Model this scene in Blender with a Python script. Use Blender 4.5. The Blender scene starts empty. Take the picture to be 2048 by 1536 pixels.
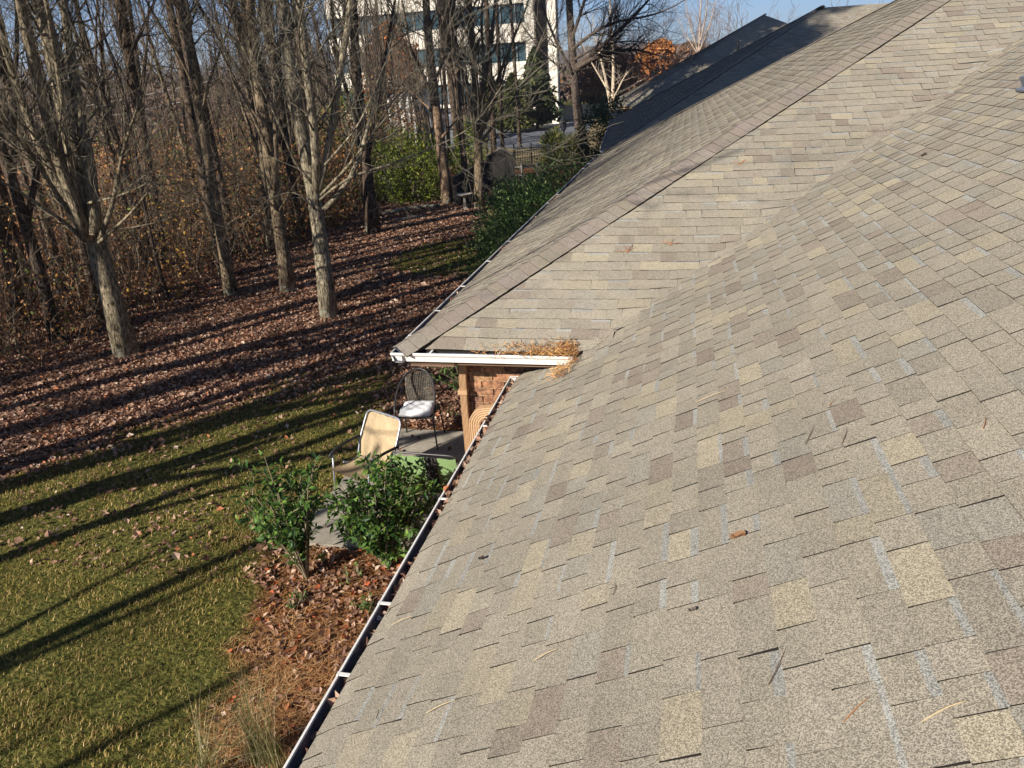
import bpy, math, random
import numpy as np
from mathutils import Vector, Matrix

SC = bpy.context.scene
COL = SC.collection
RNG = np.random.default_rng(7)
random.seed(7)

# ------------------------------------------------------------------ camera
W, H, F = 2048.0, 1536.0, 1494.0
VP, ROLL = (1382.8, 128.1), 0.0634
CH = 5.1                                    # camera height above the patio
_Y = np.array([VP[0]-W/2, VP[1]-H/2, F]); _Y /= np.linalg.norm(_Y)
_Z = np.cross(_Y, np.array([1, -ROLL, 0.0])); _Z /= np.linalg.norm(_Z)
if _Z[1] > 0: _Z = -_Z
_X = np.cross(_Y, _Z)
R3 = np.array([_X, _Y, _Z])                 # rows: world axes in image axes (x right, y down, z forward)

cam_d = bpy.data.cameras.new('camera')
cam = bpy.data.objects.new('camera', cam_d); COL.objects.link(cam)
cam_d.sensor_width = 36.0
cam_d.lens = 36.0*F/W
cam_d.clip_start, cam_d.clip_end = 0.05, 9000
m = Matrix.Identity(4)
for i in range(3):
    m[i][0], m[i][1], m[i][2] = R3[i][0], -R3[i][1], -R3[i][2]
m[2][3] = CH
cam.matrix_world = m
SC.camera = cam

# ------------------------------------------------------------------ world, sun, exposure
SUN_AZ, SUN_EL = math.radians(55.0), math.radians(27.0)     # shadows run toward (cos, sin)
sd = Vector((math.cos(SUN_AZ)*math.cos(SUN_EL), math.sin(SUN_AZ)*math.cos(SUN_EL), -math.sin(SUN_EL)))
world = bpy.data.worlds.new('World'); SC.world = world; world.use_nodes = True
wn = world.node_tree.nodes; wl = world.node_tree.links
sky = wn.new('ShaderNodeTexSky'); sky.sky_type = 'NISHITA'; sky.sun_disc = False
sky.sun_elevation = SUN_EL
sky.sun_rotation = math.atan2(-sd.x, -sd.y) % (2*math.pi)
sky.air_density = 0.75; sky.dust_density = 0.0; sky.ozone_density = 8.0
wl.new(sky.outputs[0], wn['Background'].inputs[0])
wn['Background'].inputs[1].default_value = 0.055
sun_d = bpy.data.lights.new('sun', 'SUN'); sun = bpy.data.objects.new('sun', sun_d); COL.objects.link(sun)
sun_d.energy = 5.0; sun_d.angle = math.radians(0.5); sun_d.color = (1.0, 0.93, 0.82)
sun.rotation_euler = sd.to_track_quat('-Z', 'Y').to_euler()
SC.view_settings.view_transform = 'Standard'
SC.view_settings.look = 'None'
SC.view_settings.gamma = 1.0
SC.view_settings.exposure = 0.95
SC.render.engine = 'CYCLES'
SC.cycles.max_bounces = 6
SC.cycles.transparent_max_bounces = 8

# ------------------------------------------------------------------ helpers
def atY(p, Y):
    d = np.array([p[0]-W/2, p[1]-H/2, F]); r = R3 @ d
    q = r*(Y/r[1]); q[2] += CH
    return q

def gnd(p, z=0.0):
    d = np.array([p[0]-W/2, p[1]-H/2, F]); r = R3 @ d
    q = r*((z-CH)/r[2]); q[2] += CH
    return q

def nrm(v):
    v = np.asarray(v, float)
    return v/(np.linalg.norm(v, axis=-1, keepdims=True)+1e-12)

def tag(o, label=None, cat=None, group=None, kind=None):
    if label: o['label'] = label
    if cat: o['category'] = cat
    if group: o['group'] = group
    if kind: o['kind'] = kind
    return o

def empty(name, loc=(0, 0, 0), label=None, cat=None, group=None):
    o = bpy.data.objects.new(name, None); COL.objects.link(o)
    o.location = loc
    o.empty_display_size = 0.2
    return tag(o, label, cat, group)

class MB:
    """collects geometry and links it as ONE mesh object"""
    def __init__(s):
        s.v = []; s.n = 0; s.q = []; s.t = []; s.qi = []; s.ti = []; s.qc = []; s.tc = []; s.tubes = {}
    def add(s, V, Q=None, T=None, mat=0, col=(1, 1, 1)):
        V = np.asarray(V, float).reshape(-1, 3)
        if Q is not None and len(Q):
            Q = np.asarray(Q, int).reshape(-1, 4); s.q.append(Q+s.n)
            s.qi.append(np.broadcast_to(np.asarray(mat), (len(Q),)))
            s.qc.append(np.broadcast_to(np.asarray(col, float), (len(Q), 3)))
        if T is not None and len(T):
            T = np.asarray(T, int).reshape(-1, 3); s.t.append(T+s.n)
            s.ti.append(np.broadcast_to(np.asarray(mat), (len(T),)))
            s.tc.append(np.broadcast_to(np.asarray(col, float), (len(T), 3)))
        s.v.append(V); s.n += len(V)
    def box(s, c, d, mat=0, col=(1, 1, 1), M=None):
        x, y, z = np.array(d)/2
        V = np.array([(-x,-y,-z),(x,-y,-z),(x,y,-z),(-x,y,-z),(-x,-y,z),(x,-y,z),(x,y,z),(-x,y,z)])
        if M is not None: V = V @ np.asarray(M).T
        s.add(V+np.asarray(c), [(0,3,2,1),(4,5,6,7),(0,1,5,4),(1,2,6,5),(2,3,7,6),(3,0,4,7)], mat=mat, col=col)
    def tube(s, pts, r, sides=6, mat=0, col=(1, 1, 1)):
        pts = np.asarray(pts, float)
        r = np.broadcast_to(np.asarray(r, float), (len(pts),))
        s.tubes.setdefault((len(pts), sides), []).append((pts, r, mat, col))
    def flush(s):
        for (K, S), L in s.tubes.items():
            P = np.array([a[0] for a in L]); R = np.array([a[1] for a in L])
            mats = np.array([a[2] for a in L]); cols = np.array([a[3] for a in L], float)
            N = len(L)
            Tn = np.empty_like(P); Tn[:, 1:-1] = P[:, 2:]-P[:, :-2]; Tn[:, 0] = P[:, 1]-P[:, 0]; Tn[:, -1] = P[:, -1]-P[:, -2]
            Tn = nrm(Tn)
            ref = np.zeros((N, 3)); d = np.abs(P[:, -1]-P[:, 0])
            ax = np.argmin(d, axis=1); ref[np.arange(N), ax] = 1
            A = nrm(np.cross(Tn, ref[:, None, :])); B = np.cross(Tn, A)
            th = np.arange(S)*2*math.pi/S
            ring = A[:, :, None, :]*np.cos(th)[None, None, :, None]+B[:, :, None, :]*np.sin(th)[None, None, :, None]
            V = P[:, :, None, :]+ring*R[:, :, None, None]
            V = V.reshape(-1, 3)
            k = np.arange(K-1)[:, None]; j = np.arange(S)[None, :]
            q = np.stack([k*S+j, k*S+(j+1) % S, (k+1)*S+(j+1) % S, (k+1)*S+j], -1).reshape(-1, 4)
            Q = (q[None]+(np.arange(N)*K*S)[:, None, None]).reshape(-1, 4)
            rep = len(q)
            s.add(V, Q, mat=np.repeat(mats, rep), col=np.repeat(cols, rep, axis=0))
            # end caps for thick tubes
            caps = []
            for i in range(N):
                if R[i, -1] > 0.006 and S in (4,):
                    b = s.n-len(V)
            if S >= 5:
                base = np.arange(N)*K*S
                fan = np.array([(0, a, a+1) for a in range(1, S-1)])
                T1 = (base[:, None, None]+fan[None, :, ::-1]).reshape(-1, 3)
                T2 = (base[:, None, None]+(K-1)*S+fan[None]).reshape(-1, 3)
                s.t.append(np.concatenate([T1, T2])+s.n-len(V))
                s.ti.append(np.concatenate([np.repeat(mats, S-2)]*2))
                s.tc.append(np.concatenate([np.repeat(cols, S-2, axis=0)]*2))
        s.tubes = {}
    def build(s, name, mats, parent=None, smooth=False, off=None):
        s.flush()
        V = np.concatenate(s.v) if s.v else np.zeros((0, 3))
        if parent is not None and off is None:
            off = np.array(parent.matrix_world.translation) if parent.parent is None else np.zeros(3)
            off = np.array(parent.location)
            if parent.parent is not None: off = off+np.array(parent.parent.location)
        if off is not None: V = V-np.asarray(off)
        q = np.concatenate(s.q) if s.q else np.zeros((0, 4), int)
        t = np.concatenate(s.t) if s.t else np.zeros((0, 3), int)
        me = bpy.data.meshes.new(name)
        me.vertices.add(len(V)); me.vertices.foreach_set('co', V.astype(np.float32).ravel())
        nl = 4*len(q)+3*len(t)
        me.loops.add(nl); me.loops.foreach_set('vertex_index', np.concatenate([q.ravel(), t.ravel()]).astype(np.int32))
        me.polygons.add(len(q)+len(t))
        ls = np.concatenate([np.arange(len(q))*4, 4*len(q)+np.arange(len(t))*3]).astype(np.int32)
        me.polygons.foreach_set('loop_start', ls)
        mi = np.concatenate([np.concatenate(s.qi) if s.qi else np.zeros(0), np.concatenate(s.ti) if s.ti else np.zeros(0)]).astype(np.int32)
        if not isinstance(mats, (list, tuple)): mats = [mats]
        for mt in mats: me.materials.append(mt)
        me.polygons.foreach_set('material_index', mi)
        me.polygons.foreach_set('use_smooth', np.full(len(mi), bool(smooth)))
        c = np.concatenate([np.concatenate(s.qc) if s.qc else np.zeros((0, 3)), np.concatenate(s.tc) if s.tc else np.zeros((0, 3))])
        me.update(calc_edges=True)
        at = me.attributes.new('tint', 'FLOAT_COLOR', 'FACE')
        at.data.foreach_set('color', np.concatenate([c, np.ones((len(c), 1))], 1).astype(np.float32).ravel())
        o = bpy.data.objects.new(name, me); COL.objects.link(o)
        if off is not None and parent is None: o.location = off
        if parent is not None: o.parent = parent
        return o

# ------------------------------------------------------------------ materials
def mat(name, col=(.5, .5, .5), rough=.8, metal=0.0, tint=False, noise=None, bump=None, spec=.3, trans=0.0, cells=None, sheen=0):
    """noise=(scale, amount) colour variation; bump=(scale, strength, dist); cells=(scale, amount)"""
    M = bpy.data.materials.new(name); M.use_nodes = True
    N, L = M.node_tree.nodes, M.node_tree.links
    b = N['Principled BSDF']
    b.inputs['Roughness'].default_value = rough
    b.inputs['Metallic'].default_value = metal
    b.inputs['Specular IOR Level'].default_value = spec
    tc = N.new('ShaderNodeTexCoord')
    if tint:
        a = N.new('ShaderNodeAttribute'); a.attribute_name = 'tint'
        mx = N.new('ShaderNodeMix'); mx.data_type = 'RGBA'; mx.blend_type = 'MULTIPLY'; mx.inputs[0].default_value = 1
        mx.inputs[6].default_value = (*col, 1); L.new(a.outputs['Color'], mx.inputs[7]); src = mx.outputs[2]
    else:
        rgb = N.new('ShaderNodeRGB'); rgb.outputs[0].default_value = (*col, 1); src = rgb.outputs[0]
    def modulate(src, fac, amount):
        mr = N.new('ShaderNodeMapRange'); mr.inputs[3].default_value = 1-amount; mr.inputs[4].default_value = 1+amount
        mr.inputs[1].default_value = .25; mr.inputs[2].default_value = .75
        L.new(fac, mr.inputs[0])
        mx = N.new('ShaderNodeMix'); mx.data_type = 'RGBA'; mx.blend_type = 'MULTIPLY'; mx.inputs[0].default_value = 1
        L.new(src, mx.inputs[6]); L.new(mr.outputs[0], mx.inputs[7])
        return mx.outputs[2]
    if noise:
        for sc, am in (noise if isinstance(noise[0], tuple) else (noise,)):
            n = N.new('ShaderNodeTexNoise'); n.inputs['Scale'].default_value = sc; n.inputs['Detail'].default_value = 5
            L.new(tc.outputs['Object'], n.inputs['Vector'])
            src = modulate(src, n.outputs[0], am)
    if cells:
        v = N.new('ShaderNodeTexVoronoi'); v.inputs['Scale'].default_value = cells[0]
        L.new(tc.outputs['Object'], v.inputs['Vector'])
        sp = N.new('ShaderNodeSeparateColor'); L.new(v.outputs['Color'], sp.inputs[0])
        src = modulate(src, sp.outputs[0], cells[1])
    L.new(src, b.inputs['Base Color'])
    if bump:
        n = N.new('ShaderNodeTexNoise'); n.inputs['Scale'].default_value = bump[0]; n.inputs['Detail'].default_value = 4
        L.new(tc.outputs['Object'], n.inputs['Vector'])
        bp = N.new('ShaderNodeBump'); bp.inputs['Strength'].default_value = bump[1]; bp.inputs['Distance'].default_value = bump[2]
        L.new(n.outputs[0], bp.inputs['Height']); L.new(bp.outputs[0], b.inputs['Normal'])
    if trans:
        tr = N.new('ShaderNodeBsdfTranslucent'); L.new(src, tr.inputs[0])
        ms = N.new('ShaderNodeMixShader'); ms.inputs[0].default_value = trans
        L.new(b.outputs[0], ms.inputs[1]); L.new(tr.outputs[0], ms.inputs[2])
        L.new(ms.outputs[0], N['Material Output'].inputs[0])
    return M

def shingle_mat():
    M = mat('shingle_granules', (1, 1, 1), .95, tint=True, spec=.12, noise=((1.1, .08), (6, .05), (380, .25)), cells=(300, .42), bump=(380, .5, .003))
    return M
m_sh = shingle_mat()
m_edge = mat('shingle_cut_edge', (.018, .016, .014), .95, spec=.05)
m_white = mat('white_painted_aluminium', (.72, .70, .66), .45, noise=((3, .06), (40, .08)), spec=.4)
m_gutin = mat('dark_gutter_inside', (.055, .065, .09), .4, noise=((9, .5), (50, .4)), spec=.5)  # mottled dark blue-grey on the inner trough faces
m_brick = None
m_tan = mat('tan_painted_metal', (.42, .27, .15), .5, noise=(6, .08), spec=.35)
m_soffit = mat('brown_soffit', (.16, .10, .065), .7, noise=(12, .15))
def bark_mat():
    M = bpy.data.materials.new('grey_bark'); M.use_nodes = True
    N, L = M.node_tree.nodes, M.node_tree.links; b = N['Principled BSDF']; b.inputs['Roughness'].default_value = .95; b.inputs['Specular IOR Level'].default_value = .1
    a = N.new('ShaderNodeAttribute'); a.attribute_name = 'tint'
    tc = N.new('ShaderNodeTexCoord'); mp = N.new('ShaderNodeMapping'); mp.inputs['Scale'].default_value = (1, 1, .22); L.new(tc.outputs['Object'], mp.inputs[0])
    n = N.new('ShaderNodeTexNoise'); n.inputs['Scale'].default_value = 30; n.inputs['Detail'].default_value = 7; n.inputs['Roughness'].default_value = .65; L.new(mp.outputs[0], n.inputs['Vector'])
    r = N.new('ShaderNodeValToRGB'); r.color_ramp.elements[0].position = .36; r.color_ramp.elements[1].position = .66
    r.color_ramp.elements[0].color = (.10, .09, .08, 1); r.color_ramp.elements[1].color = (1.75, 1.7, 1.6, 1); L.new(n.outputs[0], r.inputs[0])
    mx = N.new('ShaderNodeMix'); mx.data_type = 'RGBA'; mx.blend_type = 'MULTIPLY'; mx.inputs[0].default_value = 1
    L.new(a.outputs['Color'], mx.inputs[6]); L.new(r.outputs[0], mx.inputs[7])
    # lichen: pale patches close to the foot
    n2 = N.new('ShaderNodeTexNoise'); n2.inputs['Scale'].default_value = 9; n2.inputs['Detail'].default_value = 4; L.new(tc.outputs['Object'], n2.inputs['Vector'])
    sx = N.new('ShaderNodeSeparateXYZ'); L.new(tc.outputs['Object'], sx.inputs[0])
    m1 = N.new('ShaderNodeMapRange'); m1.inputs[1].default_value = .75; m1.inputs[2].default_value = .05; m1.inputs[3].default_value = -.16; m1.inputs[4].default_value = .06; L.new(sx.outputs[2], m1.inputs[0])
    ad = N.new('ShaderNodeMath'); ad.operation = 'ADD'; L.new(n2.outputs[0], ad.inputs[0]); L.new(m1.outputs[0], ad.inputs[1])
    m2 = N.new('ShaderNodeMapRange'); m2.inputs[1].default_value = .56; m2.inputs[2].default_value = .60; L.new(ad.outputs[0], m2.inputs[0])
    mz = N.new('ShaderNodeMix'); mz.data_type = 'RGBA'; L.new(m2.outputs[0], mz.inputs[0]); L.new(mx.outputs[2], mz.inputs[6]); mz.inputs[7].default_value = (.34, .35, .28, 1)
    L.new(mz.outputs[2], b.inputs['Base Color'])
    bp = N.new('ShaderNodeBump'); bp.inputs['Strength'].default_value = 1; bp.inputs['Distance'].default_value = .03
    L.new(n.outputs[0], bp.inputs['Height']); L.new(bp.outputs[0], b.inputs['Normal'])
    return M
m_bark = bark_mat()
m_twig = mat('twig_bark', (1, 1, 1), .85, tint=True, noise=(5, .25), spec=.2)
m_leafd = mat('dry_leaves', (1, 1, 1), .75, tint=True, trans=.25, spec=.25)
m_leafg = mat('green_leaves', (1, 1, 1), .45, tint=True, trans=.28, spec=.22)
m_blade = mat('grass_blades', (1, 1, 1), .7, tint=True, trans=.3, spec=.2)
m_needle = mat('pine_needles', (1, 1, 1), .7, tint=True, spec=.3)
m_conc = mat('concrete', (.30, .27, .22), .9, noise=((2, .2), (14, .18), (120, .12)), bump=(60, .4, .004))
m_black = mat('black_metal', (.02, .02, .022), .5, noise=(10, .2))
m_asph = mat('asphalt', (.13, .135, .15), .9, noise=((.6, .12), (20, .15)))

def brick_mat():
    M = bpy.data.materials.new('brick_wall'); M.use_nodes = True
    N, L = M.node_tree.nodes, M.node_tree.links; b = N['Principled BSDF']; b.inputs['Roughness'].default_value = .9
    a = N.new('ShaderNodeAttribute'); a.attribute_name = 'tint'
    tc = N.new('ShaderNodeTexCoord')
    n = N.new('ShaderNodeTexNoise'); n.inputs['Scale'].default_value = 28; n.inputs['Detail'].default_value = 6
    L.new(tc.outputs['Object'], n.inputs['Vector'])
    r = N.new('ShaderNodeValToRGB'); r.color_ramp.elements[0].position = .35; r.color_ramp.elements[1].position = .68
    r.color_ramp.elements[0].color = (.45, .4, .38, 1); r.color_ramp.elements[1].color = (1.5, 1.45, 1.3, 1)
    L.new(n.outputs[0], r.inputs[0])
    mx = N.new('ShaderNodeMix'); mx.data_type = 'RGBA'; mx.blend_type = 'MULTIPLY'; mx.inputs[0].default_value = 1
    L.new(a.outputs['Color'], mx.inputs[6]); L.new(r.outputs[0], mx.inputs[7]); L.new(mx.outputs[2], b.inputs['Base Color'])
    bp = N.new('ShaderNodeBump'); bp.inputs['Strength'].default_value = .6; bp.inputs['Distance'].default_value = .01
    L.new(n.outputs[0], bp.inputs['Height']); L.new(bp.outputs[0], b.inputs['Normal'])
    return M
m_brick = brick_mat()

# ------------------------------------------------------------------ zones of the ground
def sstep(x): x = np.clip(x, 0, 1); return x*x*(3-2*x)
def vnoise(x, y, s, seed=0):
    x = np.asarray(x)*s; y = np.asarray(y)*s
    v = 0
    for k, (a, b, c) in enumerate([(1.0, .7, .3), (-.6, 1.1, 1.9), (1.7, -1.3, 4.1), (-2.3, -1.9, 2.2), (3.1, 2.7, 5.3)]):
        v = v+np.sin(a*x+b*y+c+seed*1.7)*np.cos(b*x-a*y+2*c+seed)*(.9**k)
    return v/2.6
def bed_w(x, y):
    xb = np.interp(y, [-5, 0, 2, 4, 4.8, 6.5, 7], [-3.0, -3.2, -3.5, -3.8, -4.0, -4.7, -4.8])
    w = sstep((x-xb+.25+.3*vnoise(x, y, 2.2, 3))/.6)
    return w*sstep((7.4-y)/.5)
def grass_w(x, y):
    yb = np.interp(x, [-30, -16, -14, -10.4, -8.1, -6.5, -5.4, -4.3, -3], [0, 2.5, 4.5, 8.3, 10.9, 13.3, 13.0, 10.4, 9.5])
    w = sstep((yb-y+.9*vnoise(x, y, 1.1)+.5*vnoise(x, y, 3.1, 4)+.5)/2.6)
    e = 1-((x+7.0)/2.3)**2-((y-22.0)/3.0)**2
    w = np.maximum(w, sstep(e/.5+.2*vnoise(x, y, 2)))
    w = w*(1-bed_w(x, y))
    return np.maximum(w, sstep((y-45)/6.)*sstep((x+26)/4))

def ground():
    def axis(lo, hi, step, far):
        a = list(np.arange(lo, hi, step)); s = step
        x = hi
        while x < far: a.append(x); s *= 1.35; x += s
        s = step; x = lo-step; pre = []
        while x > -far: pre.append(x); s *= 1.35; x -= s
        return np.array(pre[::-1]+a)
    xs, ys = axis(-16, 0, .12, 4000), axis(0, 30, .14, 4000)
    X, Y = np.meshgrid(xs, ys)
    Z = .03*vnoise(X, Y, .9)*np.exp(-((X+8)/30)**2)
    V = np.stack([X, Y, Z], -1).reshape(-1, 3)
    nx = len(xs); i = np.arange(len(ys)-1)[:, None]; j = np.arange(nx-1)[None]
    Q = np.stack([i*nx+j, i*nx+j+1, (i+1)*nx+j+1, (i+1)*nx+j], -1).reshape(-1, 4)
    b = MB(); b.add(V, Q)
    M = bpy.data.materials.new('ground_soil'); M.use_nodes = True
    N, L = M.node_tree.nodes, M.node_tree.links; bs = N['Principled BSDF']; bs.inputs['Roughness'].default_value = 1; bs.inputs['Specular IOR Level'].default_value = .1
    at = N.new('ShaderNodeAttribute'); at.attribute_name = 'zone'
    sp = N.new('ShaderNodeSeparateColor'); L.new(at.outputs['Color'], sp.inputs[0])
    tc = N.new('ShaderNodeTexCoord')
    def ramp(scale, cols, detail=8):
        n = N.new('ShaderNodeTexNoise'); n.inputs['Scale'].default_value = scale; n.inputs['Detail'].default_value = detail
        L.new(tc.outputs['Object'], n.inputs['Vector'])
        r = N.new('ShaderNodeValToRGB'); r.color_ramp.elements.remove(r.color_ramp.elements[0])
        r.color_ramp.elements[0].position = cols[0][0]; r.color_ramp.elements[0].color = (*cols[0][1], 1)
        for p, c in cols[1:]:
            e = r.color_ramp.elements.new(p); e.color = (*c, 1)
        L.new(n.outputs[0], r.inputs[0]); return r.outputs[0], n.outputs[0]
    lit, ln = ramp(22, [(.3, (.035, .016, .009)), (.5, (.11, .045, .022)), (.62, (.21, .105, .055)), (.75, (.33, .2, .12))])
    gr, gn = ramp(16, [(.3, (.03, .035, .009)), (.5, (.085, .085, .02)), (.7, (.17, .145, .04))])
    bd, bn = ramp(30, [(.3, (.05, .02, .009)), (.55, (.2, .085, .03)), (.75, (.34, .18, .08))])
    dr, dn = ramp(2.0, [(.3, (.22, .17, .09)), (.6, (.36, .28, .15))])
    def mx(f, a, c):
        q = N.new('ShaderNodeMix'); q.data_type = 'RGBA'; L.new(f, q.inputs[0]); L.new(a, q.inputs[6]); L.new(c, q.inputs[7]); return q.outputs[2]
    c = mx(sp.outputs[0], lit, gr); c = mx(sp.outputs[1], c, bd); c = mx(sp.outputs[2], c, dr)
    L.new(c, bs.inputs['Base Color'])
    bp = N.new('ShaderNodeBump'); bp.inputs['Strength'].default_value = .8; bp.inputs['Distance'].default_value = .05
    L.new(ln, bp.inputs['Height']); L.new(bp.outputs[0], bs.inputs['Normal'])
    o = b.build('ground', M)
    z = np.zeros((len(V), 4)); z[:, 3] = 1
    z[:, 0] = grass_w(V[:, 0], V[:, 1]); z[:, 1] = bed_w(V[:, 0], V[:, 1])
    z[:, 2] = sstep((V[:, 1]-47)/3)*sstep((V[:, 0]+17)/3)*(V[:, 1] < 140)
    a = o.data.attributes.new('zone', 'FLOAT_COLOR', 'POINT'); a.data.foreach_set('color', z.astype(np.float32).ravel())
    tag(o, kind='structure')
ground()

def hills():
    b = MB()
    n = 160
    for k, (dist, hgt, seed) in enumerate(((900, 22, 1), (1700, 52, 2), (2800, 100, 5))):
        th = np.linspace(-1.5, 1.5, n)
        rows = []
        for f, hh in ((.82, 0), (.92, .6), (1, 1), (1.1, .7), (1.25, 0)):
            x = np.sin(th)*dist*f; y = np.cos(th)*dist*f
            hz = hgt*hh*(.75+.18*np.sin(th*9+seed)+.12*np.sin(th*23+2*seed))
            rows.append(np.stack([x, y, hz-.5], -1))
        V = np.array(rows).reshape(-1, 3)
        i = np.arange(4)[:, None]; j = np.arange(n-1)[None]
        Q = np.stack([i*n+j, i*n+j+1, (i+1)*n+j+1, (i+1)*n+j], -1).reshape(-1, 4)
        b.add(V, Q)
    M = mat('wooded_hills', (.10, .075, .06), 1, noise=((.02, .3), (.15, .3)), spec=0)
    tag(b.build('hills', M, smooth=True), kind='structure')
hills()

# ------------------------------------------------------------------ roofs
PT = .509
ZW, ZM = CH-2.5+.03, CH-2.92+.03           # shingle edge heights at the wing eave and the main eave
XM = -1.763+.075                            # main eave (shingle edge)
XW, YF, YB = -2.865+.085, 6.69, 24.17
def z_main(x): return ZM+PT*(x-XM)
def z_front(y): return ZW+PT*(y-YF)
def smax(a, b, k=.10):
    h = np.clip(.5+.5*(a-b)/k, 0, 1)
    return b+(a-b)*h+k*h*(1-h)

PAL = np.array([(.254, .226, .178), (.266, .235, .184), (.243, .215, .171), (.258, .228, .181), (.286, .250, .187), (.300, .262, .192), (.232, .197, .157), (.213, .178, .143), (.244, .224, .184)])
PW = np.array([.21, .19, .17, .15, .08, .04, .07, .04, .05])
def slope(name, parent, O, U, Vd, Vlen, urange, seed, zfix=None, droop=True, exposure=.143, off=(0, 0, 0)):
    rng = np.random.default_rng(seed)
    O, U, Vd = np.array(O, float), nrm(U), nrm(Vd)
    N = np.cross(U, Vd)
    if N[2] < 0: N = -N
    flip = np.cross(U, Vd)[2] < 0
    b = MB()
    nc = int(Vlen/exposure)+1
    Vs = []; top = []; edge = []; tc = []
    n = 0
    def pt(u, v, w):
        w = w+.004*math.sin(1.7*u+2.3*v+seed)+.004*math.sin(.6*u-1.1*v+2*seed)+.0025*math.sin(5.1*u+3.3*v)
        if droop and v < .12: w -= .022*((.12-v)/.12)**2
        p = O+U*u+Vd*v+N*w
        if zfix: p[2] = zfix(p)
        return p
    for i in range(nc):
        v0 = i*exposure+rng.normal(0, .0015); v1 = (i+1)*exposure+.022
        a0, a1 = urange(max(v0, 0)); c0, c1 = urange(v1)
        lo, hi = min(a0, c0), max(a1, c1)
        if hi-lo < .02: continue
        u = lo-rng.uniform(0, .3)
        raised = rng.random() < .5
        while u < hi:
            wdt = rng.choice([.14, .165, .18, .20, .22, .25, .29, .33])*rng.uniform(.93, 1.07)
            ue = u+wdt
            k = rng.choice(len(PAL), p=PW)
            col = PAL[k]*rng.uniform(.93, 1.07)
            hgt = .0072+(.0012 if raised else 0)
            hgt += rng.normal(0, .0007)
            ve = v0+rng.normal(0, .0022); vf = v0+rng.normal(0, .0022)
            if i == 0: ve = vf = -.008+rng.normal(0, .002)
            A, B = np.clip([u, ue], a0, a1); Cc, D = np.clip([u, ue], c0, c1)
            if max(B-A, D-Cc) > .004:
                sk = rng.normal(0, .003)
                hb = .0012 if raised else 0.0; saw = .0046
                vm = v0+exposure-rng.uniform(.018, .038)
                P = [pt(A, ve, hgt), pt(B, vf, hgt-saw), pt(D+sk, v1, hb-.001), pt(Cc+sk, v1, hb),
                     pt(A, ve, -.006), pt(B, vf, -.006)]
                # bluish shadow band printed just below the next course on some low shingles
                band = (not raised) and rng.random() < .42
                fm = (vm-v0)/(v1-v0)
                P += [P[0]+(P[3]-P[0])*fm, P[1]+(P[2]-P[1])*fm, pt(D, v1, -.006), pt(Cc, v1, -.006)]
                Vs.extend(P)
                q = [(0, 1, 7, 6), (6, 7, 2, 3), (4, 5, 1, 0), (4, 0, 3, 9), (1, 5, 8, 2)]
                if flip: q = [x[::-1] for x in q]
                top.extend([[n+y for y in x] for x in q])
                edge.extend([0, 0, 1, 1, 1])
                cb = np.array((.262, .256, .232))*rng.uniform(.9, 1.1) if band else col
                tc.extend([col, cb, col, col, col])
                n += 10
            u = ue
            raised = not raised if rng.random() < .85 else raised
    b.add(np.array(Vs), np.array(top), mat=np.array(edge), col=np.array(tc))
    return b.build(name, [m_sh, m_edge], parent, off=off)

def deck(name, parent, polys, mt, thick=.03, off=(0, 0, 0)):
    b = MB()
    for poly in polys:
        P = np.array(poly, float); n = len(P)
        V = np.concatenate([P, P-np.array((0, 0, thick))])
        if n == 4:
            b.add(V, [(0, 1, 2, 3), (7, 6, 5, 4)]+[(i, i+n, (i+1) % n+n, (i+1) % n) for i in range(n)])
        else:
            b.add(V, [(i, i+n, (i+1) % n+n, (i+1) % n) for i in range(n)], [(0, 1, 2), (5, 4, 3)])
    return b.build(name, mt, parent, off=off)

def cap_line(name, parent, A, B, hw, seed, n1=None, n2=None, tintc=(.214, .184, .150), off=(0, 0, 0), p=PT):
    """hip caps: overlapping bent tabs laid from the low end A to the high end B"""
    rng = np.random.default_rng(seed)
    A, B = np.array(A, float), np.array(B, float)
    L = np.linalg.norm(B-A); d = (B-A)/L
    side = nrm(np.cross(d, (0, 0, 1)))
    b = MB(); e = .145
    n1, n2 = np.array(n1, float), np.array(n2, float)     # unit directions down each slope, square to the hip
    k = 0; s = -.05
    while s < L:
        s1 = s+e+.16
        col = np.array(tintc)*rng.uniform(.95, 1.05)*np.array((1, rng.uniform(.96, 1.03), rng.uniform(.95, 1.05)))
        prof = [(n1, 1.0), (n1, .5), (None, 0), (n2, .5), (n2, 1.0)]
        V = []
        for ss, h in ((s, .014), (s1, .006)):
            for dirn, f in prof:
                base = A+d*ss
                q = base+np.array((0, 0, .014)) if dirn is None else base+dirn*hw*f+np.array((0, 0, .012))
                q = q+np.array((0, 0, h))+np.array((0, 0, rng.normal(0, .0012)))
                V.append(q)
        for j in range(5): V.append(V[j]-np.array((0, 0, .009)))
        V.append(V[5]-np.array((0, 0, .03))); V.append(V[9]-np.array((0, 0, .03)))
        Q = [(j, j+1, j+6, j+5) for j in range(4)]
        E = [(10+j, 11+j, j+1, j) for j in range(4)]+[(10, 0, 5, 15), (4, 14, 16, 9)]
        b.add(V, Q+E, mat=np.array([0]*4+[1]*6), col=np.array([col]*10))
        s += e
    return b.build(name, [m_sh, m_edge], parent, off=off)

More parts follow.
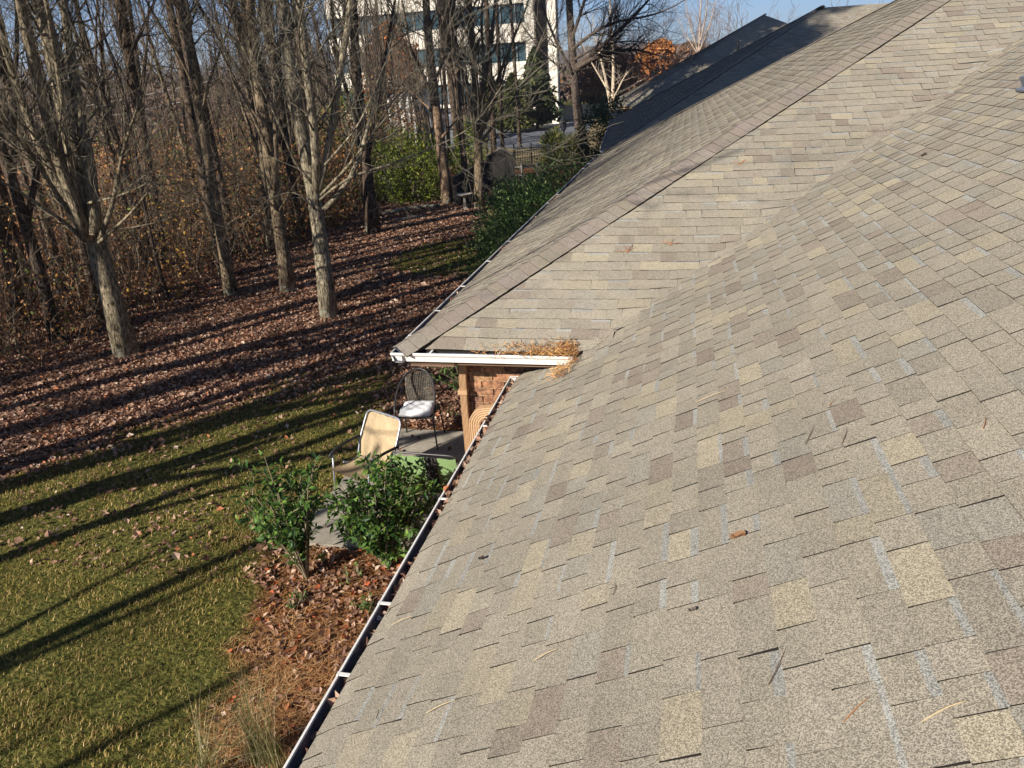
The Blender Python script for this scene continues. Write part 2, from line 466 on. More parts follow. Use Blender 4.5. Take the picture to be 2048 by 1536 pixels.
def kgutter(name, parent, A, B, outdir, off=(0, 0, 0), w=.125, h=.10, cap=(True, True)):
    """K-style gutter: A,B are points on the back top edge"""
    A, B, o = np.array(A, float), np.array(B, float), nrm(outdir)
    z = np.array((0, 0, 1.0))
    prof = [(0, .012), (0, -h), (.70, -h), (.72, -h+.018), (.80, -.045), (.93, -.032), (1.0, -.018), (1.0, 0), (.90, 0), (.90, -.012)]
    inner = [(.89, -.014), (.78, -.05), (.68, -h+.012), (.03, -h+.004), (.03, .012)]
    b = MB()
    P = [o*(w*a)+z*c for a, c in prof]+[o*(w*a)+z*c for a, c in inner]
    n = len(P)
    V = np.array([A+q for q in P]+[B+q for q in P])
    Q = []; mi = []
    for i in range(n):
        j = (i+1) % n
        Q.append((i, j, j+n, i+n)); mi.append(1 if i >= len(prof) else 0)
    b.add(V, Q, mat=np.array(mi))
    for E, c in ((A, cap[0]), (B, cap[1])):
        if c:
            C = [E+o*(w*a)+z*d for a, d in ((0, .0), (0, -h), (.7, -h), (.8, -.045), (1, -.018), (1, 0))]
            b.add(C, [(0, 1, 2, 3), (0, 3, 4, 5)]); b.add(np.array(C)+nrm(B-A)*.002*(1 if E is A else -1), [(3, 2, 1, 0), (5, 4, 3, 0)])
    return b.build(name, [m_white, m_gutin], parent, off=off)

def hanger(parent, P, outdir, w, off, along):
    b = MB(); o = nrm(outdir); a = nrm(along)
    M = np.array([o, a, (0, 0, 1)]).T
    b.box(np.array(P)+o*w*.45, (w*.98, .022, .006), M=M); b.box(np.array(P)+o*w*.97+np.array((0, 0, -.004)), (.012, .03, .016), M=M)
    return b.build('gutter_hanger', m_white, parent, off=off)

def brick_panel(b, O, U, width, z0, z1, nrmv, seed):
    rng = np.random.default_rng(seed)
    O, U, nv = np.array(O, float), nrm(U), nrm(nrmv)
    bh, bl, mo = .087, .250, .014
    M = np.array([U, nv, (0, 0, 1)]).T
    b.box(O+U*width/2+np.array((0, 0, (z0+z1)/2))-nv*.10, (width, .19, z1-z0), col=(.46, .32, .19), M=M)
    z = z0; i = 0
    while z+bh < z1+.02:
        u = -bl/2*(i % 2)
        while u < width:
            a, c = max(u+mo/2, .003), min(u+bl-mo/2, width-.003)
            if c-a > .03:
                col = [(.25, .125, .07), (.30, .16, .09), (.22, .115, .07), (.34, .20, .11), (.19, .10, .065)][rng.integers(5)]
                zz = min(z+bh-mo, z1-.004)
                b.box(O+U*(a+c)/2+np.array((0, 0, (z+zz)/2))-nv*.02, (c-a, .06, zz-z), col=np.array(col)*rng.uniform(.85, 1.15), M=M)
            u += bl
        z += bh; i += 1

S1 = math.sqrt(1+PT*PT)
house = empty('brick_house', (0, 0, 0), 'brick house with large brown shingle roofs and white gutters in the foreground', 'house')
def build_house():
    HW = (YB-YF)/2
    # main slope
    xr = 10.0
    Vlen = (xr-XM)*S1
    X1 = XM+(ZW-ZM)/PT                       # where the wing eave level crosses the main slope
    def ur_main(v):
        x = XM+v/S1
        hi = max(YF+(x-X1), 7.03)
        return (-3.2, min(hi, YF+HW+.0))
    zf = lambda p: smax(p[2], z_front(p[1])+.0, .09) if p[0] > X1-.25 and p[1] < YF+(p[0]-X1)+.04 else p[2]
    slope('roof_slope', house, (XM, 0, ZM), (0, 1, 0), (1, 0, PT), Vlen, ur_main, 11, zfix=zf)
    # wing front slope
    Vl = HW*S1
    def ur_front(v):
        t = v/S1
        return (XW+t, X1+t+.02)
    zf2 = lambda p: smax(p[2], z_main(p[0])-.003, .09) if p[0] > X1-.3 else p[2]
    slope('roof_slope', house, (0, YF, ZW), (1, 0, 0), (0, 1, PT), Vl, ur_front, 12, zfix=zf2)
    slope('roof_slope', house, (XW, 0, ZW), (0, 1, 0), (1, 0, PT), Vl, lambda v: (YF+v/S1, YB-v/S1), 13)
    e = .03
    deck('roof_deck', house, [
        [(XM+.02, -3.2, ZM-e+.01), (xr, -3.2, z_main(xr)-e), (xr, YF+HW+6, z_main(xr)-e), (XM+.02, YF+HW+6, ZM-e+.01)],
        [(XW+.02, YF+.02, ZW-e), (X1+.4, YF+.02, ZW-e), (X1+HW+.4, YF+HW, ZW+PT*HW-e), (XW+HW, YF+HW, ZW+PT*HW-e)],
        [(XW+.02, YF+.02, ZW-e), (XW+HW, YF+HW, ZW+PT*HW-e), (XW+.02, YB-.02, ZW-e)],
        [(XW+HW, YF+HW, ZW+PT*HW-e), (X1+HW+3, YF+HW, ZW+PT*HW-e), (X1+HW+3, YB-.02, ZW-e), (XW+.02, YB-.02, ZW-e)],
        [(xr, -3.2, z_main(xr)-e), (xr+10, -3.2, z_main(xr)-e-5), (xr+10, YF+HW+6, z_main(xr)-e-5), (xr, YF+HW+6, z_main(xr)-e)],
    ], m_edge)
    # hips
    dl = nrm((-1, 1, -PT*1)) ; 
    def perp(down, hip):
        down = nrm(down); hip = nrm(hip); return nrm(down-hip*np.dot(down, hip))
    hip = (1, 1, PT)
    cap_line('hip_cap', house, (XW, YF, ZW), (XW+HW, YF+HW, ZW+PT*HW), .19, 21, perp((-1, 0, -PT), hip), perp((0, -1, -PT), hip))
    hip2 = (1, -1, PT)
    cap_line('hip_cap', house, (XW, YB, ZW), (XW+HW, YF+HW, ZW+PT*HW), .15, 22, perp((0, 1, -PT), hip2), perp((-1, 0, -PT), hip2))
    # gutters
    gx = -1.763+.125
    zg = CH-2.92
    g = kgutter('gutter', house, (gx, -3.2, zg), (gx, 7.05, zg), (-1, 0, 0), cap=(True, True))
    for px in ((693, 1349), (778, 1207), (900, 998), (987, 852), (1042, 752)):
        q = gnd(px, zg); hanger(g, (gx, q[1], zg-.002), (-1, 0, 0), .125, (0, 0, 0), (0, 1, 0))
    gw = -2.865+.125; zw = CH-2.5
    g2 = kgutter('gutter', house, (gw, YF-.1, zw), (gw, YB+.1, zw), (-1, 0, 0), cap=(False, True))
    for px in ((823, 670), (880, 621), (929, 572), (979, 522), (1021, 482)):
        q = gnd(px, zw); hanger(g2, (gw, q[1], zw-.002), (-1, 0, 0), .125, (0, 0, 0), (0, 1, 0))
    for y in np.arange(15.6, YB, 1.15): hanger(g2, (gw, y, zw-.002), (-1, 0, 0), .125, (0, 0, 0), (0, 1, 0))
    gy = YF+.025
    g3 = kgutter('gutter', house, (-2.865, gy, zw), (-1.02, gy, zw), (0, -1, 0), cap=(False, True))
    for x in (-2.45, -1.75): hanger(g3, (x, gy, zw-.002), (0, -1, 0), .125, (0, 0, 0), (1, 0, 0))
    # fascia + soffit
    b = MB()
    b.box((gx+.014, 1.92, zg-.07), (.024, 10.24, .17)); b.box((gw+.014, (YF+YB)/2+.02, zw-.07), (.024, YB-YF-.04, .17)); b.box(((gw+.03-1.0)/2, gy+.014, zw-.07), (1.0-abs(gw)*-1-.03 if False else (-1.0-gw-.03), .024, .17))
    b.build('fascia', m_tan, house, off=(0, 0, 0))
    b = MB()
    b.box((-1.33, 1.92, zg-.145), (.60, 10.24, .02)); b.box((-2.45, (YF+YB)/2, zw-.145), (.46, YB-YF+.1, .02)); b.box((-1.7, YF+.22, zw-.147), (1.6, .42, .016))
    b.build('soffit', m_soffit, house, off=(0, 0, 0))
    # walls
    b = MB()
    brick_panel(b, (-2.33, 7.1, 0), (1, 0, 0), 1.5, -.05, zw-.13, (0, -1, 0), 3)
    brick_panel(b, (-2.33, 23.7, 0), (0, -1, 0), 16.6, -.05, zw-.13, (-1, 0, 0), 4)
    b.box((-2.2, 7.25, 1.2), (.22, .22, 2.4), col=(.2, .1, .06))
    b.box((-.95, 1.9, zg/2-.1), (.2, 10.2, zg-.2), col=(.2, .1, .06))
    b.box((-.2, 15.5, 1.2), (3.9, 16.0, 2.3), col=(.2, .1, .06))
    b.build('brick_wall', m_brick, house, off=(0, 0, 0))
    # downspouts
    def spout(path, w, dd, name):
        """corrugated rectangular pipe swept along a path in a plane facing -Y"""
        path = np.array(path, float)
        # resample
        seg = np.linalg.norm(np.diff(path, axis=0), axis=1); tt = np.concatenate([[0], np.cumsum(seg)])
        ns = max(int(tt[-1]/.02), 8); s = np.linspace(0, tt[-1], ns)
        P = np.stack([np.interp(s, tt, path[:, k]) for k in range(3)], -1)
        T = nrm(np.gradient(P, axis=0))
        yv = np.array((0, 1.0, 0)); A = nrm(np.cross(T, yv)); B = np.cross(A, T)
        prof = []
        nr = 5
        for k in range(nr*4+1):
            f = k/(nr*4); prof.append(((f-.5)*w, -dd/2-(.006 if k % 4 in (1, 2) else 0)))
        for k in range(nr*4+1):
            f = k/(nr*4); prof.append(((.5-f)*w, dd/2))
        n = len(prof); V = []
        curved = np.linalg.norm(np.gradient(T, axis=0), axis=1) > .02
        for i in range(ns):
            sc = 1+(.05 if curved[i] and i % 3 == 0 else 0)
            for a, c in prof: V.append(P[i]+A[i]*a*sc+B[i]*c*sc*np.sign(1))
        i = np.arange(ns-1)[:, None]; j = np.arange(n)[None]
        Q = np.stack([i*n+j, i*n+(j+1) % n, (i+1)*n+(j+1) % n, (i+1)*n+j], -1).reshape(-1, 4)
        b = MB(); b.add(V, Q)
        return b
    x0 = -2.27
    b = spout([(x0+.02, 7.03, zw-.13), (x0, 7.03, 1.9), (x0, 7.03, .05)], .072, .06, 'd')
    b.build('downspout', m_tan, house, off=(0, 0, 0))
    b = MB(); b.box((x0, 7.02, 2.02), (.1, .09, .05)); b.build('downspout_strap', m_tan, house, off=(0, 0, 0))
    # curved elbow coming off the main gutter
    lg = atY((954, 880), 6.9); cz = atY((976, 848), 6.9)[2]; r = .145; cx_ = lg[0]+r
    pts = [(cx_+.30, 6.9, cz+r+.04), (cx_+.05, 6.9, cz+r+.008)]
    for k in range(13):
        a = math.radians(88+92*k/12); pts.append((cx_+r*math.cos(a), 6.9, cz+r*math.sin(a)))
    pts += [(lg[0], 6.9, cz-.3), (lg[0], 6.9, .05)]
    b = spout(pts, .12, .09, 'e'); b.build('downspout_elbow', m_tan, house, off=(0, 0, 0))
    # plumbing vent flashing at the right edge of the main slope
    d = np.array([2046-W/2, 186-H/2, F]); rr = R3 @ d
    t = (ZM-CH-PT*XM)/(rr[2]-PT*rr[0]); q = rr*t; q[2] += CH
    q = q+np.array((.06, -.05, .03))
    b = MB(); nv = nrm((-PT, 0, 1)); Mx = np.array([nrm((1, 0, PT)), (0, 1, 0), nv]).T
    b.box(q+nv*.03+np.array((.08, 0, .04)), (.34, .36, .02), M=Mx); b.box(q+nv*.09+np.array((.1, 0, .05)), (.28, .28, .10), M=Mx)
    b.build('roof_vent', mat('vent_grey', (.12, .14, .18), .5), house, off=(0, 0, 0))
build_house()

def pyramid_house(name, label, A, B, zeave, seed, cap_hw=.15, pyramid=False):
    """hip-roofed neighbour; A,B = near and far corners of the left eave"""
    A, B = np.array(A, float), np.array(B, float)
    L = np.linalg.norm(B-A); a = (B-A)/L; bdir = np.array((a[1], -a[0])); h = L/2
    root = empty(name, (A[0], A[1], 0), label, 'house')
    off = (A[0], A[1], 0)
    D = lambda u, w, z: np.array((*(A+a*u+bdir*w), z))
    Vl = h*S1
    slope('roof_slope', root, D(0, 0, zeave), (*a, 0), (*bdir, PT), Vl, lambda v: (v/S1, L-v/S1), seed, droop=False, off=off)
    wd = 2*h if pyramid else h+9
    slope('roof_slope', root, D(0, 0, zeave), (*bdir, 0), (*a, PT), Vl, lambda v: (v/S1, (wd-v/S1) if pyramid else wd), seed+1, droop=False, off=off)
    zt = zeave+PT*h
    e = .03
    if pyramid:
        ap = D(h, h, zt-e)
        deck('roof_deck', root, [[D(.03, .03, zeave-e), ap, D(L-.03, .03, zeave-e)], [D(.03, .03, zeave-e), D(.03, wd, zeave-e), ap],
             [D(.03, wd, zeave-e), D(L, wd, zeave-e), ap], [D(L-.03, .03, zeave-e), ap, D(L, wd, zeave-e)]], m_edge, off=off)
    else:
        deck('roof_deck', root, [[D(.03, .03, zeave-e), D(h, h, zt-e), D(L-.03, .03, zeave-e)], [D(.03, .03, zeave-e), D(.03, wd, zeave-e), D(h, wd, zt-e), D(h, h, zt-e)],
             [D(L-.03, .03, zeave-e), D(h, h, zt-e), D(h, wd, zt-e), D(L-.03, wd, zeave-e)]], m_edge, off=off)
    def perp(down, hip):
        down = nrm(down); hip = nrm(hip); return nrm(down-hip*np.dot(down, hip))
    hv = np.array((*(a+bdir), PT)); hv2 = np.array((*(bdir-a), PT))
    cap_line('hip_cap', root, D(0, 0, zeave), D(h, h, zt), cap_hw, seed+2, perp((*(-bdir), -PT), hv), perp((*(-a), -PT), hv), off=off)
    cap_line('hip_cap', root, D(L, 0, zeave), D(h, h, zt), cap_hw, seed+3, perp((*a, -PT), hv2), perp((*(-bdir), -PT), hv2), off=off)
    g = kgutter('gutter', root, D(-.05, 0.03, zeave-.03), D(L+.05, 0.03, zeave-.03), (*(-bdir), 0), off=off, w=.14)
    k = .6
    while k < L:
        hanger(g, D(k, .03, zeave-.032), (*(-bdir), 0), .14, off, (*a, 0)); k += 1.3
    b = MB()
    cc = D(L/2, wd/2, (zeave-.15)/2)
    M = np.array([(*a, 0), (*bdir, 0), (0, 0, 1)]).T
    b.box(cc, (L-1.0, wd-1.0, zeave-.15), col=(.21, .11, .07), M=M)
    b.build('brick_wall', m_brick, root, off=off)
    b = MB(); b.box(D(L/2, wd/2, zeave-.10), (L-.1, wd-.1, .08), M=M); b.build('soffit', m_tan, root, off=off)
    return root
pyramid_house('neighbouring_house', 'house with shaded hip roof just behind the nearest house, gutter by the dark shrub',
              (-2.95+.09, 26.6), (-4.10, 43.3), CH-2.5, 31)
r3 = pyramid_house('neighbouring_house', 'farthest house, its dark pointed roof peaking against the sky', (-5.05, 56.4), (-6.65, 79.0), CH-2.5, 41, pyramid=True)
b = MB(); q = atY((1476, 92), 62.5)
b.tube([q-np.array((0, 0, .8)), q+np.array((0, 0, .35))], .09, 8); b.build('vent_pipe', m_black, r3)

# ------------------------------------------------------------------ trees
def rand_perp(rng, t):
    v = rng.normal(size=3); v -= t*np.dot(v, t); return nrm(v)

BARK = [(.23, .195, .14), (.19, .15, .105), (.25, .215, .16), (.09, .067, .052)]
def grow(b, rng, p0, d, L, r, depth, col, up=.25, sides=4, K=5, spread=.8, kids=5, rmin=.0028):
    pts = [np.array(p0)]; d = nrm(d); cur = d
    for k in range(K-1):
        cur = nrm(cur+rng.normal(0, .16, 3)+np.array((0, 0, up*.22)))
        pts.append(pts[-1]+cur*L/(K-1))
    pts = np.array(pts)
    rr = np.maximum(np.linspace(r, r*.35, K), rmin)
    b.tube(pts, rr, sides if r > .008 else 3, mat=0 if r > .02 else 1, col=col)
    if depth <= 0: return
    n = max(1, int(kids*rng.uniform(.7, 1.3)))
    for i in range(n):
        f = rng.uniform(.2, 1.0); k = min(int(f*(K-1)), K-2); g = f*(K-1)-k
        p = pts[k]*(1-g)+pts[k+1]*g; t = nrm(pts[k+1]-pts[k])
        dd = nrm(t*(1-.25*spread)+rand_perp(rng, t)*spread*rng.uniform(.5, 1.1))
        grow(b, rng, p, dd, L*rng.uniform(.35, .62), max(rr[k]*.55, rmin), depth-1, col, up, sides, K if depth > 1 else 4, spread, kids-1, rmin)

def smooth_path(P, n):
    P = np.array(P, float)
    t = np.concatenate([[0], np.cumsum(np.linalg.norm(np.diff(P, axis=0), axis=1))]); t /= t[-1]
    s = np.linspace(0, 1, n)
    Q = np.stack([np.interp(s, t, P[:, k]) for k in range(3)], -1)
    for _ in range(2): Q[1:-1] = .25*Q[:-2]+.5*Q[1:-1]+.25*Q[2:]
    return Q

def px_tree(name, label, Y0, base, limbs, seed, col=BARK[0], twig=None, ext=1.0, dens=2.4, tdepth=2, kids=5, blen=(.8, 2.2), group=None, cat='tree', lean=True, top=None, flare=1.15, spread=.8, up=.3):
    """limbs: list of (pixel polyline, pixel width low, pixel width high, depth drift, extend metres above the end)"""
    rng = np.random.default_rng(seed)
    B0 = gnd(base) if Y0 is None else atY(base, Y0)
    Y0 = B0[1]
    root = empty(name, (B0[0], B0[1], 0), label, cat, group)
    bt, bb = MB(), MB()
    twig = twig or tuple(np.array(col)*.72)
    for li, (poly, w0, w1, dy, extend) in enumerate(limbs):
        n = len(poly)
        P = [atY(p, Y0+dy*(k/(max(n-1, 1)))**1.3) for k, p in enumerate(poly)]
        dist = np.linalg.norm(P[0]-np.array((0, 0, CH)))
        r0, r1 = w0/2*dist/F*.84, w1/2*dist/F*.78
        if li == 0:
            P[0] = P[0]+np.array((0, 0, -P[0][2]-.05)) if P[0][2] < .6 else P[0]
        nb = len(P)
        if extend > 0:
            d = nrm(P[-1]-P[-2]); d = nrm(d+np.array((0, 0, .35)))
            ex = extend*ext
            for k in range(3): P.append(P[-1]+(d+rng.normal(0, .09, 3))*ex/3)
        Q = smooth_path(P, 14)
        zz = np.linspace(0, 1, 14); f = (nb-1)/(len(P)-1)
        rr = np.where(zz < f, r0+(r1-r0)*zz/f, r1*(1-(zz-f)/max(1-f, 1e-3)*.8))
        rr = np.maximum(rr, .008)*(1+rng.normal(0, .03, 14))
        if li == 0 and flare > 1:
            rr[0] *= flare*1.08; rr[1] *= 1+(flare-1)*.35
        (bt if li == 0 else bb).tube(Q, rr, 12 if li == 0 else 8, col=col)
        Ls = np.linalg.norm(np.diff(Q, axis=0), axis=1).sum()
        nk = int(Ls*dens)
        for i in range(nk):
            f0 = .42 if li == 0 else .12
            ff = rng.uniform(f0, 1.0); k = min(int(ff*13), 12); g = ff*13-k
            p = Q[k]*(1-g)+Q[k+1]*g; t = nrm(Q[k+1]-Q[k])
            dd = nrm(t*.75+rand_perp(rng, t)*rng.uniform(.5, 1.2))
            L = rng.uniform(*blen)
            grow(bb, rng, p, dd, L, min(max(rr[k]*.32, .007), .03), tdepth, twig, up=up, kids=kids, spread=spread)
    bt.build('trunk', [m_bark, m_twig], root, smooth=True)
    bb.build('branches', [m_bark, m_twig], root, smooth=True)
    return root

T_CFG = dict(dens=3.2, ext=1.7, kids=6)
px_tree('bare_tree', 'large leaning bare tree at far left, splitting into many limbs above a thick trunk', None, (255, 708), [
    ([(255, 708), (228, 620), (203, 540), (188, 470), (172, 400), (140, 270), (112, 130), (88, 0)], 45, 26, .6, 3.5),
    ([(178, 480), (150, 420), (110, 300), (75, 170), (40, 0)], 26, 14, -.8, 2.5),
    ([(172, 470), (130, 400), (90, 320), (40, 200), (0, 60), (-30, -40)], 20, 11, .8, 2.0),
    ([(192, 470), (185, 350), (165, 250), (140, 120), (130, 0)], 26, 15, 1.2, 2.5),
    ([(200, 478), (228, 410), (238, 330), (265, 240), (300, 150)], 11, 5, -1.0, .5),
    ([(198, 485), (260, 430), (315, 360), (350, 300)], 8, 4, -1.2, .3),
    ([(170, 480), (110, 430), (50, 390), (-20, 350)], 11, 5, -.8, .6),
    ([(175, 478), (120, 400), (60, 300), (10, 250), (-30, 220)], 12, 6, -1.2, .6),
    ([(165, 440), (140, 350), (130, 220), (100, 60), (95, 0)], 10, 6, -1.0, 2),
    ([(168, 408), (240, 392), (300, 365), (340, 330)], 6, 3, -1.0, .2),
], 101, BARK[0], **T_CFG)
px_tree('bare_tree', 'slim dark bare tree whose lit base stands right of the yellow leaved brush', None, (462, 590), [
    ([(462, 590), (446, 480), (426, 380), (406, 260), (388, 150), (374, 60), (362, 0)], 24, 14, .5, 4),
    ([(400, 240), (420, 150), (455, 70), (470, 0)], 7, 4, .8, 1.5), ([(395, 190), (360, 110), (320, 50), (290, 0)], 7, 4, -.8, 1.5),
    ([(430, 470), (480, 430), (530, 400)], 5, 3, -.9, .2), ([(437, 440), (400, 390), (360, 340)], 5, 3, -.6, .3),
], 102, BARK[1], **T_CFG)
px_tree('bare_tree', 'straight bare tree standing between the slim dark tree and the thick pale forked tree', None, (577, 582), [
    ([(577, 582), (563, 470), (546, 380), (531, 250), (513, 150), (502, 60), (496, 0)], 31, 18, .7, 4),
    ([(549, 380), (552, 270), (548, 150), (545, 50), (540, 0)], 16, 12, 1.2, 3),
    ([(540, 310), (500, 220), (450, 120), (420, 60)], 8, 4, -.9, .8), ([(535, 260), (480, 190), (440, 100), (430, 20)], 7, 4, .7, 1),
    ([(560, 420), (600, 350), (640, 310)], 6, 3, -.8, .3), ([(555, 420), (510, 380), (460, 340)], 6, 3, -.9, .2),
], 103, BARK[1], **T_CFG)
px_tree('bare_tree', 'thick pale bare tree nearest the house, forked into three limbs, lichen at its foot', None, (658, 632), [
    ([(658, 632), (646, 520), (634, 430), (628, 360), (608, 290), (584, 195), (575, 120), (570, 60), (560, 0)], 36, 18, .6, 4),
    ([(634, 380), (638, 300), (620, 220), (613, 126), (603, 47), (600, 0)], 22, 14, -.5, 3.5),
    ([(638, 380), (660, 300), (670, 220), (676, 142), (698, 63), (704, 0)], 18, 11, .9, 3),
    ([(640, 400), (690, 355), (740, 340), (800, 325), (870, 292), (940, 265), (990, 200)], 7, 3, -2.0, .2),
    ([(642, 390), (700, 330), (745, 270), (790, 190), (830, 160)], 8, 4, -1.5, .3),
    ([(648, 420), (690, 380), (720, 330), (735, 250), (775, 110), (800, 20)], 13, 6, 1.5, .8),
    ([(628, 370), (590, 330), (560, 250), (520, 170)], 7, 4, -1.0, .5), ([(632, 420), (590, 380), (530, 400), (500, 440)], 5, 3, -1.1, .1),
    ([(620, 330), (590, 240), (545, 130), (520, 40)], 6, 4, 1.0, .6), ([(650, 330), (720, 250), (760, 150), (790, 80)], 6, 3, .6, .3),
], 104, (.27, .235, .175), **T_CFG)
px_tree('bare_tree', 'dark trunked bare tree left of the bright green shrubs at the lawn end', None, (747, 468), [
    ([(747, 468), (739, 390), (731, 330), (722, 250), (712, 150), (708, 60), (705, 0)], 30, 15, 1, 4),
    ([(733, 330), (750, 230), (770, 120), (790, 0)], 12, 7, 1, 2), ([(725, 280), (690, 180), (670, 80), (660, 0)], 11, 6, -1, 2),
    ([(728, 290), (770, 240), (830, 200)], 6, 3, -1, .4),
], 105, BARK[3], **T_CFG)
px_tree('bare_tree', 'bare tree with reddish lit trunk left of the plank fence', None, (897, 408), [
    ([(897, 408), (886, 330), (876, 250), (863, 150), (855, 50), (850, 0)], 27, 16, .5, 4),
    ([(870, 210), (840, 130), (800, 60), (780, 0)], 8, 5, -1, 1.5), ([(866, 170), (900, 90), (930, 20)], 7, 4, 1, 1), ([(880, 280), (920, 230), (965, 170)], 7, 4, -1, .5),
    ([(872, 230), (820, 180), (770, 150)], 6, 3, 1, .4),
], 106, (.26, .185, .13), dens=4.2, kids=6, ext=1.7)
px_tree('bare_tree', 'bare tree with a sunlit foot in front of the plank fence, limbs fanning up', 31.0, (958, 412), [
    ([(958, 412), (958, 330), (955, 270), (953, 180), (945, 100), (938, 0)], 22, 12, .5, 3),
    ([(957, 260), (972, 150), (985, 60), (992, 0)], 11, 7, 1, 2), ([(957, 270), (990, 170), (1030, 70), (1060, 0)], 9, 5, -1, 1.5),
    ([(955, 250), (925, 150), (905, 60), (900, 0)], 11, 7, 1.2, 2), ([(958, 290), (1010, 220), (1060, 150), (1110, 60)], 7, 4, 1, .6),
    ([(957, 280), (1000, 180), (1020, 100), (1040, 30)], 7, 4, 1.5, 1), ([(956, 290), (1020, 260), (1070, 200)], 5, 3, -1, .3), ([(956, 240), (970, 130), (960, 40), (965, 0)], 8, 6, -.6, 2),
], 107, (.25, .195, .13), dens=5.0, kids=6, ext=1.7)
px_tree('bare_tree', 'slender brown trunk rising between the two bare trees by the plank fence', 35.0, (932, 370), [
    ([(932, 370), (926, 300), (918, 220), (909, 100), (903, 0)], 16, 11, .5, 3), ([(915, 180), (890, 100), (870, 0)], 7, 4, 1, 1), ([(913, 150), (945, 60), (960, 0)], 6, 4, -1, 1)
], 108, (.15, .11, .085), dens=3.2, ext=1.7)
px_tree('bare_tree', 'tall bare tree beside the black lamp post with long limbs arching toward the roofs', None, (1167, 312), [
    ([(1167, 312), (1153, 210), (1146, 130), (1141, 50), (1136, 0)], 24, 13, .5, 4),
    ([(1149, 140), (1185, 115), (1225, 105), (1260, 95), (1300, 105), (1340, 120)], 12, 4, -1, .5),
    ([(1148, 135), (1190, 105), (1230, 70), (1270, 30), (1300, 0)], 10, 5, 1, 1.5), ([(1144, 100), (1190, 60), (1240, 40), (1290, 35), (1340, 20)], 8, 4, -1.5, .8),
    ([(1147, 150), (1110, 80), (1080, 0)], 8, 5, -1, 1), ([(1143, 80), (1170, 0), (1180, -40)], 8, 5, 1, 1.5), ([(1148, 160), (1090, 110), (1050, 60)], 6, 3, 1, .6),
    ([(1146, 120), (1200, 90), (1260, 80), (1310, 90)], 6, 3, 2, .4),
], 109, (.10, .078, .068), dens=5.0, kids=6, ext=3.0, blen=(1.2, 3.2))
px_tree('pale_barked_tree', 'pale barked multi-stemmed tree beyond the dark rounded shrub at the roof edge', 72.0, (1224, 222), [
    ([(1224, 224), (1212, 160), (1200, 110), (1190, 70)], 9, 5, .5, 1.5), ([(1224, 220), (1228, 140), (1224, 60), (1219, 0)], 9, 6, 1, 2),
    ([(1226, 200), (1250, 150), (1280, 120)], 5, 3, -1, .8), ([(1216, 180), (1180, 120), (1160, 80)], 5, 3, 1, .6), ([(1230, 190), (1275, 165), (1330, 135)], 5, 3, 2, .4)
], 110, (.50, .42, .33), dens=1.6, kids=4, blen=(1, 2.5), flare=1.0)
px_tree('pale_barked_tree', 'far pale tree with a fan of fine upright branches beyond the roofs', 100.0, (1398, 130), [
    ([(1398, 150), (1398, 100), (1400, 40), (1402, 0)], 6, 4, .5, 2), ([(1398, 110), (1380, 50), (1370, 0)], 4, 3, 1, 1), ([(1398, 105), (1420, 50), (1432, 0)], 4, 3, -1, 1), ([(1399, 90), (1412, 30), (1415, 0)], 4, 3, -1, 1),
    ([(1397, 110), (1365, 60), (1350, 20)], 3, 2, 1, 1)
], 111, (.42, .34, .29), dens=2.0, kids=4, blen=(1, 2.6), flare=1.0)
px_tree('bare_tree', 'tall dark leaning trunk deep in the brush between the two leftmost lawn trees', 21.0, (352, 640), [
    ([(350, 640), (326, 500), (302, 360), (285, 260), (268, 170), (250, 80), (240, 0)], 20, 22, .8, 4),
    ([(258, 110), (285, 60), (310, 0)], 8, 5, .8, 1.5), ([(290, 300), (330, 230), (380, 190)], 6, 3, -1, .4), ([(275, 200), (230, 120), (200, 60)], 6, 3, -1, .7),
], 112, (.11, .08, .06), **T_CFG)
px_tree('bare_tree', 'shaded trunk cut off by the left photo edge behind the large leaning tree', 15.0, (62, 690), [
    ([(62, 700), (35, 590), (8, 470), (-20, 330), (-50, 150)], 30, 20, .5, 3), ([(30, 560), (90, 520), (140, 505)], 7, 4, -.6, .3)
], 113, (.09, .07, .055), **T_CFG)

